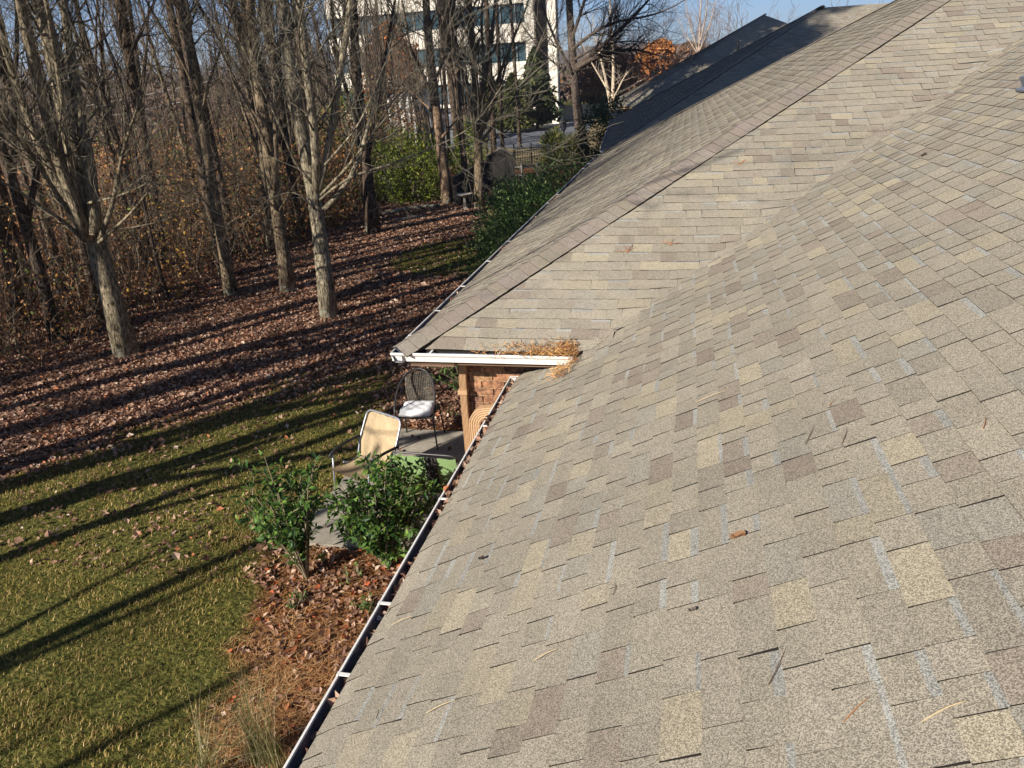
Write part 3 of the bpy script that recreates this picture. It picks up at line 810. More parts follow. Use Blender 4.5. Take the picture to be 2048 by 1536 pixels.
# trees of the same row that stand outside the frame on the left; they shade the lawn
def proto_tree(name, seed, hgt, r, col, forks=5, dens=1.6, kids=4, tdepth=2, lean=.06):
    rng = np.random.default_rng(seed)
    root = empty(name)
    bt, bb = MB(), MB()
    P = [np.array((0, 0, -.1))]; d = np.array((rng.normal(0, lean), rng.normal(0, lean), 1.0))
    for k in range(6): P.append(P[-1]+nrm(d+rng.normal(0, .07, 3))*(hgt/6))
    Q = smooth_path(P, 14); rr = np.linspace(r, r*.25, 14); rr[0] *= 1.35
    bt.tube(Q, rr, 8, col=col)
    limbs = [(Q, rr)]
    for i in range(forks):
        f = rng.uniform(.22, .65); k = int(f*13); t = nrm(Q[k+1]-Q[k])
        dd = nrm(t*1.0+rand_perp(rng, t)*rng.uniform(.25, .6)); L = hgt*(1-f)*rng.uniform(.7, 1.0)
        pts = [Q[k]]; cur = dd
        for m_ in range(5): cur = nrm(cur+rng.normal(0, .1, 3)+np.array((0, 0, .12))); pts.append(pts[-1]+cur*L/5)
        q = smooth_path(pts, 14); r2 = np.linspace(rr[k]*.6, rr[k]*.15, 14); bb.tube(q, r2, 6, col=col); limbs.append((q, r2))
    for q, r2 in limbs:
        Ls = np.linalg.norm(np.diff(q, axis=0), axis=1).sum()
        for i in range(int(Ls*dens)):
            ff = rng.uniform(.3, 1.0); k = min(int(ff*13), 12); t = nrm(q[k+1]-q[k])
            grow(bb, rng, q[k], nrm(t*.7+rand_perp(rng, t)*rng.uniform(.5, 1.1)), rng.uniform(.6, 2.0), max(min(r2[k]*.35, .025), .006), tdepth, col, kids=kids)
    bt.build('trunk', [m_bark, m_twig], root, smooth=True); bb.build('branches', [m_bark, m_twig], root, smooth=True)
    return root
def copy_thing(root, loc, rot=0, sc=1.0):
    r = root.copy(); COL.objects.link(r); r.location = loc; r.rotation_euler = (0, 0, rot); r.scale = (sc, sc, sc)
    for ch in root.children:
        c = ch.copy(); COL.objects.link(c); c.parent = r
        for g in ch.children:
            d = g.copy(); COL.objects.link(d); d.parent = c
    return r
LBL_OFF = 'bare tree of the lawn-edge row continuing beyond the left edge of the photo'
p1 = proto_tree('bare_tree', 201, 11, .27, BARK[0], forks=6, dens=1.5)
p2 = proto_tree('bare_tree', 202, 10, .23, BARK[1], forks=5, dens=1.5)
p4 = proto_tree('bare_tree', 204, 7.0, .19, BARK[0], forks=2, dens=.5, kids=3)
spots = [(-12.4, 7.3, 0), (-12.0, 2.9, 1), (-11.2, -1.95, 2), (-11.0, -4.9, 2), (-13.0, 8.75, 1), (-14.2, 1.6, 0), (-9.6, -6.6, 2), (-13.6, 5.4, 2)]
used_ = set()
for i, (x, y, w_) in enumerate(spots):
    src = (p1, p2, p4)[w_]; first = w_ not in used_; used_.add(w_)
    o = src if first else copy_thing(src, (x, y, 0), i*1.3, .92+.05*(i % 3))
    o.location = (x, y, 0)
    tag(o, LBL_OFF, 'tree', 'lawn-edge trees beyond the left of the photo')

p3 = proto_tree('bare_tree', 203, 14.5, .13, BARK[1], forks=7, dens=2.4, kids=5, lean=.03)
for i, (x, y) in enumerate([(-11.4, 1.3), (-12.3, 4.4), (-11.9, 6.2), (-13.2, 3.3), (-12.9, 10.0)]):
    o = p3 if i == 0 else copy_thing(p3, (x, y, 0), 2.1*i, .95+.06*(i % 3)); o.location = (x, y, 0)
    tag(o, LBL_OFF, 'tree', 'lawn-edge trees beyond the left of the photo')

# woodland behind the lawn: individual thin trees, each a copy with trunk and branches
LBL_W = 'thin bare tree standing in the brown woodland behind the lawn'
protos = [proto_tree('bare_tree', 210+i, h, r, c, forks=f, dens=1.3, kids=3, tdepth=2) for i, (h, r, c, f) in enumerate(
    [(13, .13, (.13, .10, .075), 4), (11, .10, (.17, .14, .10), 4), (9, .075, (.10, .075, .06), 3), (6.5, .05, (.19, .15, .11), 3), (12, .15, (.08, .062, .05), 5)])]
rw = np.random.default_rng(77)
k = 0; cnt = 0; placed = []
while cnt < 88 and k < 4000:
    k += 1
    y = rw.uniform(13, 62); x = -13.6-rw.exponential(7.5)-max(0, (y-30))*.22
    if x < -1.25*y-3 or x < -55: continue
    if y > 26 and x > -15: continue
    if min([99]+[math.hypot(x-a, y-c) for a, c in placed]) < .9: continue
    # keep the window of open sky and the view of the white building thinner
    rat = x/y
    if -.46 < rat < -.2 and rw.random() < .4: continue
    placed.append((x, y))
    src = protos[cnt % 5]
    o = src if cnt < 5 else copy_thing(src, (x, y, 0), rw.uniform(0, 6.28), rw.uniform(.75, 1.15))
    o.location = (x, y, 0); cnt += 1
    tag(o, LBL_W, 'tree', 'bare trees in the woodland behind the lawn')

for i in range(22):
    y = rw.uniform(36, 58); x = -rw.uniform(.235, .42)*y
    o = copy_thing(protos[(1, 2, 3, 2)[i % 4]], (x, y, 0), rw.uniform(0, 6.28), rw.uniform(.75, 1.1))
    tag(o, 'thin bare tree in the twiggy belt between the lawn and the office block', 'tree', 'thin trees before the office block')

# ------------------------------------------------------------------ leaves, grass, needles
def leaf_quads(b, rng, P, size, cols, flat=.5, mat=0, elong=1.6, up=None):
    """P (n,3): bent leaves of two quads each"""
    n = len(P)
    nv = rng.normal(size=(n, 3))*flat; nv[:, 2] += 1
    if up is not None: nv = rng.normal(size=(n, 3))
    nv = nrm(nv)
    a = rng.normal(size=(n, 3)); a -= nv*(a*nv).sum(1, keepdims=True); a = nrm(a); c = np.cross(nv, a)
    s = np.asarray(size)*rng.uniform(.6, 1.25, n); l = (s*elong/2)[:, None]; w = (s/2)[:, None]; hcurl = (s*rng.uniform(.05, .35, n))[:, None]
    V = np.stack([P-a*l, P-c*w*.9+nv*hcurl, P+c*w*.9+nv*hcurl, P+a*l*.9+nv*hcurl*.4, P+a*l*.15, ], 1)
    # 0 stem, 1 left, 2 right, 3 tip, 4 mid
    T = np.array([(0, 4, 1), (1, 4, 3), (0, 2, 4), (2, 3, 4)])
    F_ = (T[None]+(np.arange(n)*5)[:, None, None]).reshape(-1, 3)
    b.add(V.reshape(-1, 3), T=F_, mat=mat, col=np.repeat(cols, 4, axis=0))

def pick(rng, n, pal, w, jit=.18):
    pal = np.array(pal); i = rng.choice(len(pal), n, p=np.array(w)/np.sum(w))
    return pal[i]*rng.uniform(1-jit, 1+jit, (n, 1))

DRY = [(.34, .19, .125), (.43, .27, .18), (.22, .115, .075), (.52, .36, .26), (.12, .06, .042), (.42, .16, .07), (.60, .46, .36)]
DW = [.24, .2, .22, .09, .17, .04, .04]
def ground_z(x, y): return .03*vnoise(x, y, .9)*np.exp(-((x+8)/30)**2)
def scatter():
    rng = np.random.default_rng(5)
    # leaf litter
    N = 210000
    y = 6+rng.random(N)**1.2*28; x = rng.uniform(-15.5, -2.6, N)
    x = np.where(rng.random(N) < .2, x-rng.exponential(4, N), x)
    g = grass_w(x, y); bd = bed_w(x, y)
    dens = np.where(y < 16, 1.0, np.where(y < 24, .7, .45))
    pr = np.clip((1-g)*dens, 0, 1)+g*.06
    patio = (x > -4.7) & (x < -2.2) & (y > 6.7) & (y < 10.05)
    hse = (x > -2.45) & (y > 6.9)
    keep = (rng.random(N) < pr) & ~hse & (~patio | (rng.random(N) < .02)) & (bd < .5) & (x > -1.35*y-2)
    x, y = x[keep], y[keep]
    P = np.stack([x, y, ground_z(x, y)+rng.uniform(.008, .05, len(x))], -1)
    P[:, 2] += np.where((x > -4.7) & (y > 6.7) & (y < 10.05), .04, 0)
    b = MB(); sz = np.where(y > 18, .085, .06)*np.where(rng.random(len(y)) < .12, 1.5, 1)
    leaf_quads(b, rng, P, sz, pick(rng, len(P), DRY, DW), flat=.55, elong=1.35)
    # bed by the house
    N = 9000
    y = rng.uniform(.5, 7.2, N); x = rng.uniform(-5, -1.2, N)
    k = rng.random(N) < bed_w(x, y)*np.where(y > 5, 1, .22); x, y = x[k], y[k]
    k = ~((x > -4.6) & (y > 6.8)); x, y = x[k], y[k]
    P = np.stack([x, y, ground_z(x, y)+rng.uniform(.01, .05, len(x))], -1)
    leaf_quads(b, rng, P, .06, pick(rng, len(P), DRY+[(.5, .13, .05)], DW+[.06]), flat=.6, elong=1.4)
    tag(b.build('fallen_leaves', m_leafd), kind='stuff')
    # a few bright orange leaves lying on the grass are part of the same litter; grass blades
    N = 300000
    y = 1.5+rng.random(N)*12.5; x = rng.uniform(-13, -3, N)
    k = rng.random(N) < grass_w(x, y)*np.where(y < 7, 1.0, .8)*np.clip(.72+.7*vnoise(x, y, 1.9, 8)+.35*vnoise(x, y, 5.3, 9), .08, 1); x, y = x[k], y[k]
    k = (x > -1.35*y-1.5) & ~((x > -4.6) & (y > 6.8) & (y < 10)); x, y = x[k], y[k]
    N2 = 36000
    y2 = rng.uniform(18.5, 25.5, N2); x2 = rng.uniform(-9.6, -4.5, N2); k = rng.random(N2) < grass_w(x2, y2); x = np.concatenate([x, x2[k]]); y = np.concatenate([y, y2[k]])
    n = len(x)
    P = np.stack([x, y, ground_z(x, y)-.005], -1)
    az = rng.uniform(0, 6.283, n); ln = rng.uniform(.3, 1.3, n); hh = rng.uniform(.012, .05, n)*(1+.6*vnoise(x, y, 1.1, 2)); hh = np.where(y > 18, hh*1.3, hh)
    dx, dy = np.cos(az), np.sin(az); w = np.where(y > 18, .007, .0040); 
    side = np.stack([-dy, dx, np.zeros(n)], -1)*w[:, None]
    mid = P+np.stack([dx*ln*hh*.4, dy*ln*hh*.4, hh*.7], -1); tip = P+np.stack([dx*ln*hh*1.1, dy*ln*hh*1.1, hh], -1)
    V = np.stack([P-side, P+side, mid+side*.8, mid-side*.8, tip], 1).reshape(-1, 3)
    base = (np.arange(n)*5)[:, None]
    pal = [(.11, .115, .025), (.17, .15, .035), (.23, .18, .06), (.33, .24, .10), (.06, .085, .02), (.42, .31, .16)]
    gw = vnoise(x, y, .9, 5)
    col = pick(rng, n, pal, [.18, .22, .23, .20, .08, .09])*(1.35+.45*gw)[:, None]*np.array((1.04, 1.0, .9))
    green = np.clip((y-7)/6, 0, 1)[:, None]*.4+np.where(y > 18, .3, 0)[:, None]
    col = col*(1-green*.5)+green*.5*np.array((.17, .21, .035))
    b = MB(); b.add(V, base+np.array([[0, 1, 2, 3]]), base+np.array([[3, 2, 4]]), col=col)
    tag(b.build('grass', m_blade), kind='stuff')
    # pine straw in the bed
    N = 26000
    y = rng.uniform(.8, 7.0, N); x = rng.uniform(-5, -1.2, N); k = rng.random(N) < bed_w(x, y)*np.where(y < 5.6, 1, .3); x, y = x[k], y[k]; n = len(x)
    P = np.stack([x, y, ground_z(x, y)+rng.uniform(.005, .045, n)], -1)
    az = rng.uniform(0, 6.283, n)+.6; d = np.stack([np.cos(az), np.sin(az), rng.normal(0, .15, n)], -1); d = nrm(d); L = rng.uniform(.05, .12, n)[:, None]
    sd_ = nrm(np.cross(d, (0, 0, 1)))*.0022; bend = sd_*rng.normal(0, 6, n)[:, None]
    V = np.stack([P-d*L-sd_, P-d*L+sd_, P+bend+sd_, P+bend-sd_, P+d*L+sd_, P+d*L-sd_], 1).reshape(-1, 3)
    base = (np.arange(n)*6)[:, None]
    Q = np.concatenate([base+np.array([[0, 1, 2, 3]]), base+np.array([[3, 2, 4, 5]])])
    col = pick(rng, n, [(.42, .22, .09), (.30, .14, .055), (.52, .33, .16), (.2, .09, .04)], [.35, .3, .2, .15]); col = np.concatenate([col, col])
    b = MB(); b.add(V, Q, col=col)
    tag(b.build('pine_straw', m_needle), kind='stuff')
scatter()

# brush of the woodland edge: stems, clinging brown leaves, some green (nobody could count it)
def brush():
    rng = np.random.default_rng(9)
    b = MB()
    N = 2600
    for i in range(N):
        y = rng.uniform(10.5, 50); x = -13.2-rng.exponential(5.5)-max(0, y-28)*.2+rng.normal(0, .25)
        if x < -1.3*y-2 or (y > 22 and x > -12.6): continue
        h = rng.uniform(.8, 3.6)*(.75 if x > -14 else 1)
        d = nrm(np.array((rng.normal(0, .3), rng.normal(0, .3), 1)))
        c = np.array([(.12, .09, .06), (.26, .20, .135), (.06, .045, .035), (.035, .026, .02)][rng.integers(4)])
        grow(b, rng, (x, y, -.02), d, h, rng.uniform(.006, .017), 1, c, kids=4, up=.2, spread=.9)
    N = 90000
    y = rng.uniform(10.5, 55, N); x = -13.3-rng.exponential(6.5, N)-np.maximum(0, y-28)*.2
    z = rng.uniform(.05, 1, N)**1.7*3.6*np.clip((-12.6-x)/1.6, .15, 1)*(1+.35*vnoise(x, y, .6, 7))
    k = (x > -1.3*y-2) & (vnoise(x, y, .9, 4)+rng.normal(0, .5, N) > -.15); x, y, z = x[k], y[k], z[k]
    yel = np.exp(-((x+13.6)/.9)**2-((y-17.3)/1.6)**2)
    col = pick(rng, len(x), [(.30, .145, .065), (.18, .085, .042), (.45, .24, .11), (.55, .28, .08), (.12, .14, .035), (.19, .23, .06), (.05, .035, .025)], [.28, .16, .2, .12, .05, .06, .13])  # near-black leaves put the shade of gaps in the brush into colour
    m_ = rng.random(len(x)) < yel*.8
    col[m_] = np.array((.60, .36, .06))*rng.uniform(.7, 1.2, (m_.sum(), 1))
    g0 = np.exp(-((x+26)/9)**2-((y-36)/10)**2); m_ = rng.random(len(x)) < g0*.35; col[m_] = np.array((.11, .14, .03))
    leaf_quads(b, rng, np.stack([x, y, z], -1), np.where(y > 25, .12, .08), col, mat=2, elong=1.4, up=1)
    tag(b.build('undergrowth', [m_bark, m_twig, m_leafd]), kind='stuff')
    # rest of the wood, left of the frame
    bw = MB()
    for i in range(16):
        y = rng.uniform(-6, 16); x = -15.5-rng.exponential(8)
        if x > -1.3*y-2.5 and y > 0: continue
        hh = rng.uniform(8, 12.5); cc = np.array((.15, .115, .085))
        bw.tube(smooth_path([(x, y, -.1), (x+rng.normal(0, .3), y+rng.normal(0, .3), hh*.5), (x+rng.normal(0, .6), y+rng.normal(0, .6), hh)], 8), np.linspace(rng.uniform(.1, .22), .03, 8), 6, col=cc)
        for j in range(16):
            grow(bw, rng, (x, y, hh*rng.uniform(.25, .95)), nrm(rng.normal(size=3)+np.array((0, 0, .5))), rng.uniform(1, 2.6), .035, 1, cc, kids=6, rmin=.008)
    N = 4000; y = rng.uniform(-8, 13, N); x = -15-rng.exponential(7, N); z = rng.uniform(.1, 1, N)**1.5*4; k = (x < -1.3*y-2) | (y < 0)
    leaf_quads(bw, rng, np.stack([x[k], y[k], z[k]], -1), .14, pick(rng, k.sum(), [(.20, .095, .045), (.13, .06, .032)], [.5, .5]), mat=2, elong=1.4, up=1)
    tag(bw.build('woodland', [m_bark, m_twig, m_leafd]), kind='stuff')
    # wood far behind, one mass
    b = MB(); N = 52000
    y = rng.uniform(62, 330, N); x = np.where(rng.random(N) < .7, -rng.uniform(.38, 1.35, N)*y, rng.uniform(-.16, .35, N)*y)
    k = (x < -46) | (y > 110); x, y = x[k], y[k]
    t = rng.random(len(x)); z = t*(6.0+3.5*vnoise(x, y, .06, 3))
    col = pick(rng, len(x), [(.16, .105, .08), (.22, .15, .115), (.12, .085, .07), (.28, .14, .06), (.07, .08, .035)], [.34, .28, .2, .08, .1])
    leaf_quads(b, rng, np.stack([x, y, z], -1), .35+.002*y, col, elong=2.5, up=1)
    for i in range(700):
        yy = rng.uniform(62, 260); xx = -rng.uniform(.4, 1.3)*yy if rng.random() < .75 else rng.uniform(-.14, .3)*yy
        if xx > -46 and yy < 110: continue
        grow(b, rng, (xx, yy, -.1), (rng.normal(0, .1), rng.normal(0, .1), 1), rng.uniform(6, 11), .10, 2, np.array((.17, .12, .095)), kids=5, rmin=.02, spread=.7)
    tag(b.build('distant_wood', [m_leafd, m_twig]), kind='stuff')
brush()

# ------------------------------------------------------------------ shrubs
def leafy_shrub(name, label, base, stems, hgt, rad, nleaf, size, pal, w, seed, wood=(.20, .165, .105), elong=2.4, shape='vase', cat='shrub', group=None, m_leaf=None, lean=(0, 0)):
    rng = np.random.default_rng(seed)
    root = empty(name, base, label, cat, group)
    bs, bl = MB(), MB()
    P = []; Dv = []
    for i in range(stems):
        az = rng.uniform(0, 6.283); rr = rad*math.sqrt(rng.uniform(.03, 1)); hh = hgt*rng.uniform(.62, 1.0)*(1-.25*(rr/rad)**2)
        e = np.array((rr*math.cos(az)+lean[0], rr*math.sin(az)+lean[1], hh)); m_ = e*np.array((.45, .45, .5))+rng.normal(0, .04, 3)*rad
        pts = smooth_path([np.zeros(3), m_, e], 7)+np.array(base)
        bs.tube(pts, np.linspace(.013, .004, 7)*(.7+hgt*.25), 5, col=wood)
        for s in range(3):
            k = rng.integers(2, 6); t = nrm(pts[k]-pts[k-1]); d = nrm(t*.6+rand_perp(rng, t))
            q = np.array([pts[k]+d*L*hgt*.13+np.array((0, 0, .04*L)) for L in (0, 1, 2)]); bs.tube(q, (.005, .004, .003), 3, col=wood)
            for f in np.linspace(.25, 1, 8): P.append(q[0]*(1-f)+q[2]*f); Dv.append(d)
        for f in np.linspace(.22, 1, 16):
            k = min(int(f*6), 5); g = f*6-k; P.append(pts[k]*(1-g)+pts[k+1]*g); Dv.append(nrm(pts[k+1]-pts[k]))
    P, Dv = np.array(P), np.array(Dv)
    i = rng.integers(0, len(P), nleaf); P = P[i]; D = Dv[i]
    n = nleaf
    out = rng.normal(size=(n, 3)); out -= D*(out*D).sum(1, keepdims=True)*.8; a = nrm(nrm(out)+D*.45+np.array((0, 0, .12)))
    up = np.array((0, 0, 1.0))+rng.normal(0, .45, (n, 3)); nv = nrm(up-a*(up*a).sum(1, keepdims=True)); c = np.cross(nv, a)
    s = size*rng.uniform(.6, 1.25, n)[:, None]; wd = s/elong
    P = P+rng.normal(0, size*.12, (n, 3))
    V = np.stack([P, P+a*s*.45-c*wd*.5+nv*s*.06, P+a*s*.45+c*wd*.5+nv*s*.06, P+a*s*.5, P+a*s-nv*s*.12], 1).reshape(-1, 3)
    T = np.array([(0, 3, 1), (1, 3, 4), (0, 2, 3), (2, 4, 3)])
    col = pick(rng, n, pal, w, .2)
    bl.add(V, T=(T[None]+(np.arange(n)*5)[:, None, None]).reshape(-1, 3), col=np.repeat(col, 4, axis=0))
    bs.build('stems', m_twig, root); bl.build('foliage', m_leaf or m_leafg, root)
    return root
DG = [(.035, .085, .018), (.06, .125, .024), (.10, .18, .03), (.018, .045, .012), (.17, .27, .045)]
q = gnd((615, 1160)); leafy_shrub('broadleaf_shrub', 'open glossy leaved shrub with bare fanned stems, nearest one on the leaf bed', (q[0], q[1], 0), 20, 1.62, .50, 1700, .095, DG, [.27, .27, .2, .16, .1], 301, lean=(-.16, .1))
q = gnd((770, 1140)); leafy_shrub('broadleaf_shrub', 'dense glossy leaved shrub against the gutter, hiding the beige chair', (q[0]+.02, q[1], 0), 32, 1.42, .56, 3800, .09, DG, [.27, .27, .22, .14, .1], 302, lean=(-.04, .22))
leafy_shrub('broadleaf_shrub', 'narrow sunlit green shrub behind the corner downspout', (-2.95, 9.6, 0), 10, 1.95, .28, 900, .07, [(.07, .13, .03), (.10, .18, .04), (.05, .09, .02)], [.4, .35, .25], 303)
leafy_shrub('broadleaf_shrub', 'low pale sprout with a few bright leaves at the foot of the nearest shrub', (*gnd((650, 1130))[:2], 0), 2, .22, .05, 9, .09, [(.22, .34, .05)], [1], 304)

def clump(name, label, parts, nleaf, size, pal, w, seed, elong=2.0, cat='shrub', shell=.55, group=None, m_leaf=None, stems=True, spiky=0):
    """dense crown: leaves through the outer volume of lumpy ellipsoids; parts=[(cx,cy,cz,rx,ry,rz)]"""
    rng = np.random.default_rng(seed)
    c0 = np.array(parts[0][:2])
    root = empty(name, (c0[0], c0[1], 0), label, cat, group)
    P = []; Nn = []
    vol = np.array([p[3]*p[4]+p[4]*p[5]+p[3]*p[5] for p in parts]); vol = vol/vol.sum()
    for p, f in zip(parts, vol):
        n = int(nleaf*f); d = nrm(rng.normal(size=(n, 3)))
        lump = 1+.16*np.sin(d[:, 0]*7+seed)*np.cos(d[:, 1]*6+p[0])+.13*np.sin(d[:, 2]*9+p[1]+d[:, 0]*5)+.1*np.sin(d[:, 1]*17+d[:, 2]*13)
        r = (rng.uniform(shell**2, 1, n)**.5)*lump*(1+rng.normal(0, .05, n))
        q = d*r[:, None]*np.array(p[3:])+np.array(p[:3]); k = q[:, 2] > .03; P.append(q[k]); Nn.append(d[k])
    P = np.concatenate(P); Nn = np.concatenate(Nn); n = len(P)
    bl = MB()
    a = nrm(rng.normal(size=(n, 3))*.8+Nn*.8+np.array((0, 0, .25+spiky))); nv = nrm(np.cross(a, rng.normal(size=(n, 3)))); c = np.cross(nv, a)
    s = size*rng.uniform(.55, 1.3, n)[:, None]; wd = s/elong
    V = np.stack([P, P+a*s*.45-c*wd*.5+nv*s*.08, P+a*s*.45+c*wd*.5+nv*s*.08, P+a*s*.5, P+a*s], 1).reshape(-1, 3)
    T = np.array([(0, 3, 1), (1, 3, 4), (0, 2, 3), (2, 4, 3)])
    col = pick(rng, n, pal, w, .22)
    bl.add(V, T=(T[None]+(np.arange(n)*5)[:, None, None]).reshape(-1, 3), col=np.repeat(col, 4, axis=0))
    bl.build('foliage', m_leaf or m_leafg, root)
    if stems:
        bs = MB()
        for p in parts:
            for i in range(9):
                e = np.array(p[:3])+rng.normal(0, .42, 3)*np.array(p[3:]); e[2] = max(e[2], .3)
                bs.tube(smooth_path([(p[0]+rng.normal(0, .12), p[1]+rng.normal(0, .12), -.03), (np.array(p[:3])+e)/2*np.array((1, 1, .7)), e], 6), np.linspace(.03, .008, 6)*max(1, p[5]), 5, col=(.13, .10, .08))
        bs.build('stems', m_twig, root)
    return root
EV = [(.04, .085, .022), (.075, .135, .035), (.12, .19, .05), (.025, .05, .018), (.22, .29, .10)]; EW = [.25, .28, .22, .13, .12]
clump('evergreen_shrub', 'fine leaved evergreen shrub nearest the camera along the wing gutter', [(-4.0, 17.2, .9, 1.2, 1.9, 1.25), (-3.6, 15.2, .6, .8, 1.2, .9)], 11000, .085, EV, EW, 311)
clump('evergreen_shrub', 'fine leaved evergreen shrub in the middle of the row beneath the wing gutter', [(-4.3, 20.8, 1.0, 1.6, 2.3, 1.45)], 11000, .095, EV, EW, 312)
clump('evergreen_shrub', 'farthest and widest of the evergreen shrubs beneath the wing gutter, trailing pale tips', [(-4.2, 25.2, 1.0, 2.0, 2.6, 1.4), (-5.9, 26.6, .7, 1.0, 1.3, 1.0)], 11000, .11, EV, EW, 313)
BG = [(.17, .22, .03), (.25, .30, .04), (.11, .14, .025), (.34, .36, .08), (.05, .07, .02)]; BW = [.3, .25, .22, .1, .13]
clump('bamboo_like_shrub', 'bright yellow-green shrub left of the reddish trunk at the end of the lawn', [(-12.1, 33.0, 1.3, 1.5, 1.4, 1.9), (-13.6, 33.6, 1.2, 1.2, 1.3, 1.7)], 9000, .17, BG, BW, 314, elong=3.2, spiky=.1)
clump('bamboo_like_shrub', 'yellow-green shrub showing between the reddish trunk and the plank fence', [(-10.7, 37.5, 1.3, .9, 1.0, 1.8)], 3200, .17, BG, BW, 315, elong=3.2)
clump('bamboo_like_shrub', 'tall yellow-green shrub seen behind the dark trunk left of the white shed', [(-19.5, 43.0, 2.2, 1.6, 1.5, 2.8)], 5000, .2, BG, BW, 316, elong=3.2)
q = atY((1185, 285), 46.0)
clump('evergreen_shrub', 'dark rounded shrub beside the far gutter behind the lamp post tree', [(q[0]+.3, 46.0, 1.6, 1.2, 1.5, 2.0), (q[0]+1.0, 47.5, 2.2, 1.0, 1.2, 1.6)], 7000, .14, [(.02, .045, .018), (.035, .07, .025), (.06, .10, .03), (.10, .13, .04)], [.35, .35, .2, .1], 317)
q = gnd((1108, 322))
clump('spiky_shrub', 'yellowish spiky plant left of the black lamp post', [(q[0], q[1], .75, .65, .6, .95)], 900, .5, [(.16, .17, .04), (.09, .12, .03), (.3, .27, .08)], [.4, .4, .2], 318, elong=9, spiky=.5, stems=False)
q = gnd((1142, 322))
clump('spiky_shrub', 'spiky green plant at the foot of the lamp post tree', [(q[0], q[1], .6, .6, .6, .8)], 700, .45, [(.16, .17, .04), (.08, .12, .03), (.3, .27, .08)], [.4, .4, .2], 319, elong=9, spiky=.5, stems=False)

def conifer(name, label, base, hgt, rad, n, size, pal, w, seed, cat='tree', round_=False):
    rng = np.random.default_rng(seed)
    root = empty(name, (base[0], base[1], 0), label, cat)
    b = MB(); b.tube(smooth_path([(base[0], base[1], -.1), (base[0]+.1, base[1], hgt*.5), (base[0], base[1], hgt*.95)], 7), np.linspace(.16, .03, 7)*hgt/6, 7, col=(.12, .09, .07))
    b.build('trunk', m_twig, root)
    z = rng.uniform(.08, 1, n); prof = (1-z)**.75 if not round_ else np.sin(np.clip(z, 0, 1)*math.pi*.93+.2)**.7
    az = rng.uniform(0, 6.283, n)
    lump = 1+.25*np.sin(az*5+z*17)+.18*np.sin(z*41+az*2)
    r = rad*prof*lump*np.sqrt(rng.uniform(.25, 1, n))
    P = np.stack([base[0]+r*np.cos(az), base[1]+r*np.sin(az), z*hgt], -1)
    bl = MB(); leaf_quads(bl, rng, P, size, pick(rng, n, pal, w, .22), elong=2.0, up=1)
    bl.build('foliage', m_leafd, root)
    return root
EG = [(.03, .05, .02), (.05, .075, .025), (.09, .11, .03), (.16, .16, .05)]
for i, (px, Y, h_, rd, lab) in enumerate([((1075, 250), 78, 7.4, 2.6, 'dark conifer in front of the white columns of the office block'), ((1030, 255), 74, 5.2, 1.9, 'olive conifer left of the darker one below the office windows'), ((985, 262), 82, 5.5, 2.0, 'small conifer showing through the fanned branches below the office windows')]):
    q = atY(px, Y); conifer('conifer', lab, q, h_, rd, 3600, .32, EG if i == 0 else EG[1:]+[(.2, .2, .06)], [.35, .3, .2, .15], 330+i)
OR = [(.42, .17, .05), (.32, .12, .04), (.52, .26, .09), (.22, .09, .04)]
q = atY((795, 250), 74); conifer('autumn_tree', 'rust orange leaved tree in front of the office block, above the white shed', q, 10.4, 3.0, 4200, .32, OR, [.35, .3, .2, .15], 340, round_=True)
q = atY((1215, 200), 110); conifer('autumn_tree', 'rust coloured tree behind the pale barked stems', q, 8.2, 4.2, 3000, .45, [(.34, .16, .08), (.26, .11, .055), (.38, .2, .11), (.2, .1, .06)], [.35, .3, .2, .15], 341, round_=True)
q = atY((1318, 170), 130); conifer('autumn_tree', 'orange tree glowing left of the far roof edge', q, 8.8, 4.8, 3000, .5, OR, [.35, .3, .2, .15], 342, round_=True)
q = atY((1375, 170), 165); conifer('autumn_tree', 'brown leaved tree right of the orange one beyond the roofs', q, 9.0, 7.0, 3000, .5, [(.2, .12, .08), (.16, .1, .07), (.26, .15, .09), (.12, .09, .06)], [.35, .3, .2, .15], 343, round_=True)
# pines whose tops close the upper left
for i, (px, Y, lab) in enumerate([((352, 30), 21.5, 'dark pine crown among the bare branches at upper left'), ((470, 40), 25.0, 'dark pine crown behind the straight bare tree'), ((520, 20), 30.0, 'pine rising above the picture edge left of the forked pale tree')]):
    q = atY(px, Y); rng = np.random.default_rng(350+i); HT = 17.5
    root = empty('pine_tree', (q[0], q[1], 0), lab, 'tree')
    b = MB(); tp = smooth_path([(q[0], q[1], -.1), (q[0]+.15, q[1], 7), (q[0], q[1], HT)], 8); b.tube(tp, np.linspace(.14, .05, 8), 8, col=(.10, .075, .06)); b.build('trunk', m_bark, root, smooth=True)
    b = MB(); P = []
    for k in range(120):
        z = rng.uniform(8.2, HT); az = rng.uniform(0, 6.28); L = rng.uniform(.8, 3.0)*(1.2-(z-8)/11)
        e = np.array((q[0]+L*math.cos(az), q[1]+L*math.sin(az), z+.25*L)); s_ = np.array((q[0], q[1], z)); b.tube([s_, (s_+e)/2+np.array((0, 0, -.05)), e], (.03, .02, .008), 4, col=(.09, .07, .055))
        for f in (1, .75, .5): P.append((s_*(1-f)+e*f)+rng.normal(0, .2, (40, 3)))
    b.build('branches', m_twig, root); P = np.concatenate(P); b = MB(); leaf_quads(b, rng, P, .075, pick(rng, len(P), [(.03, .05, .025), (.05, .075, .03), (.09, .10, .04)], [.5, .35, .15]), elong=5, up=1); b.build('foliage', m_leafg, root)

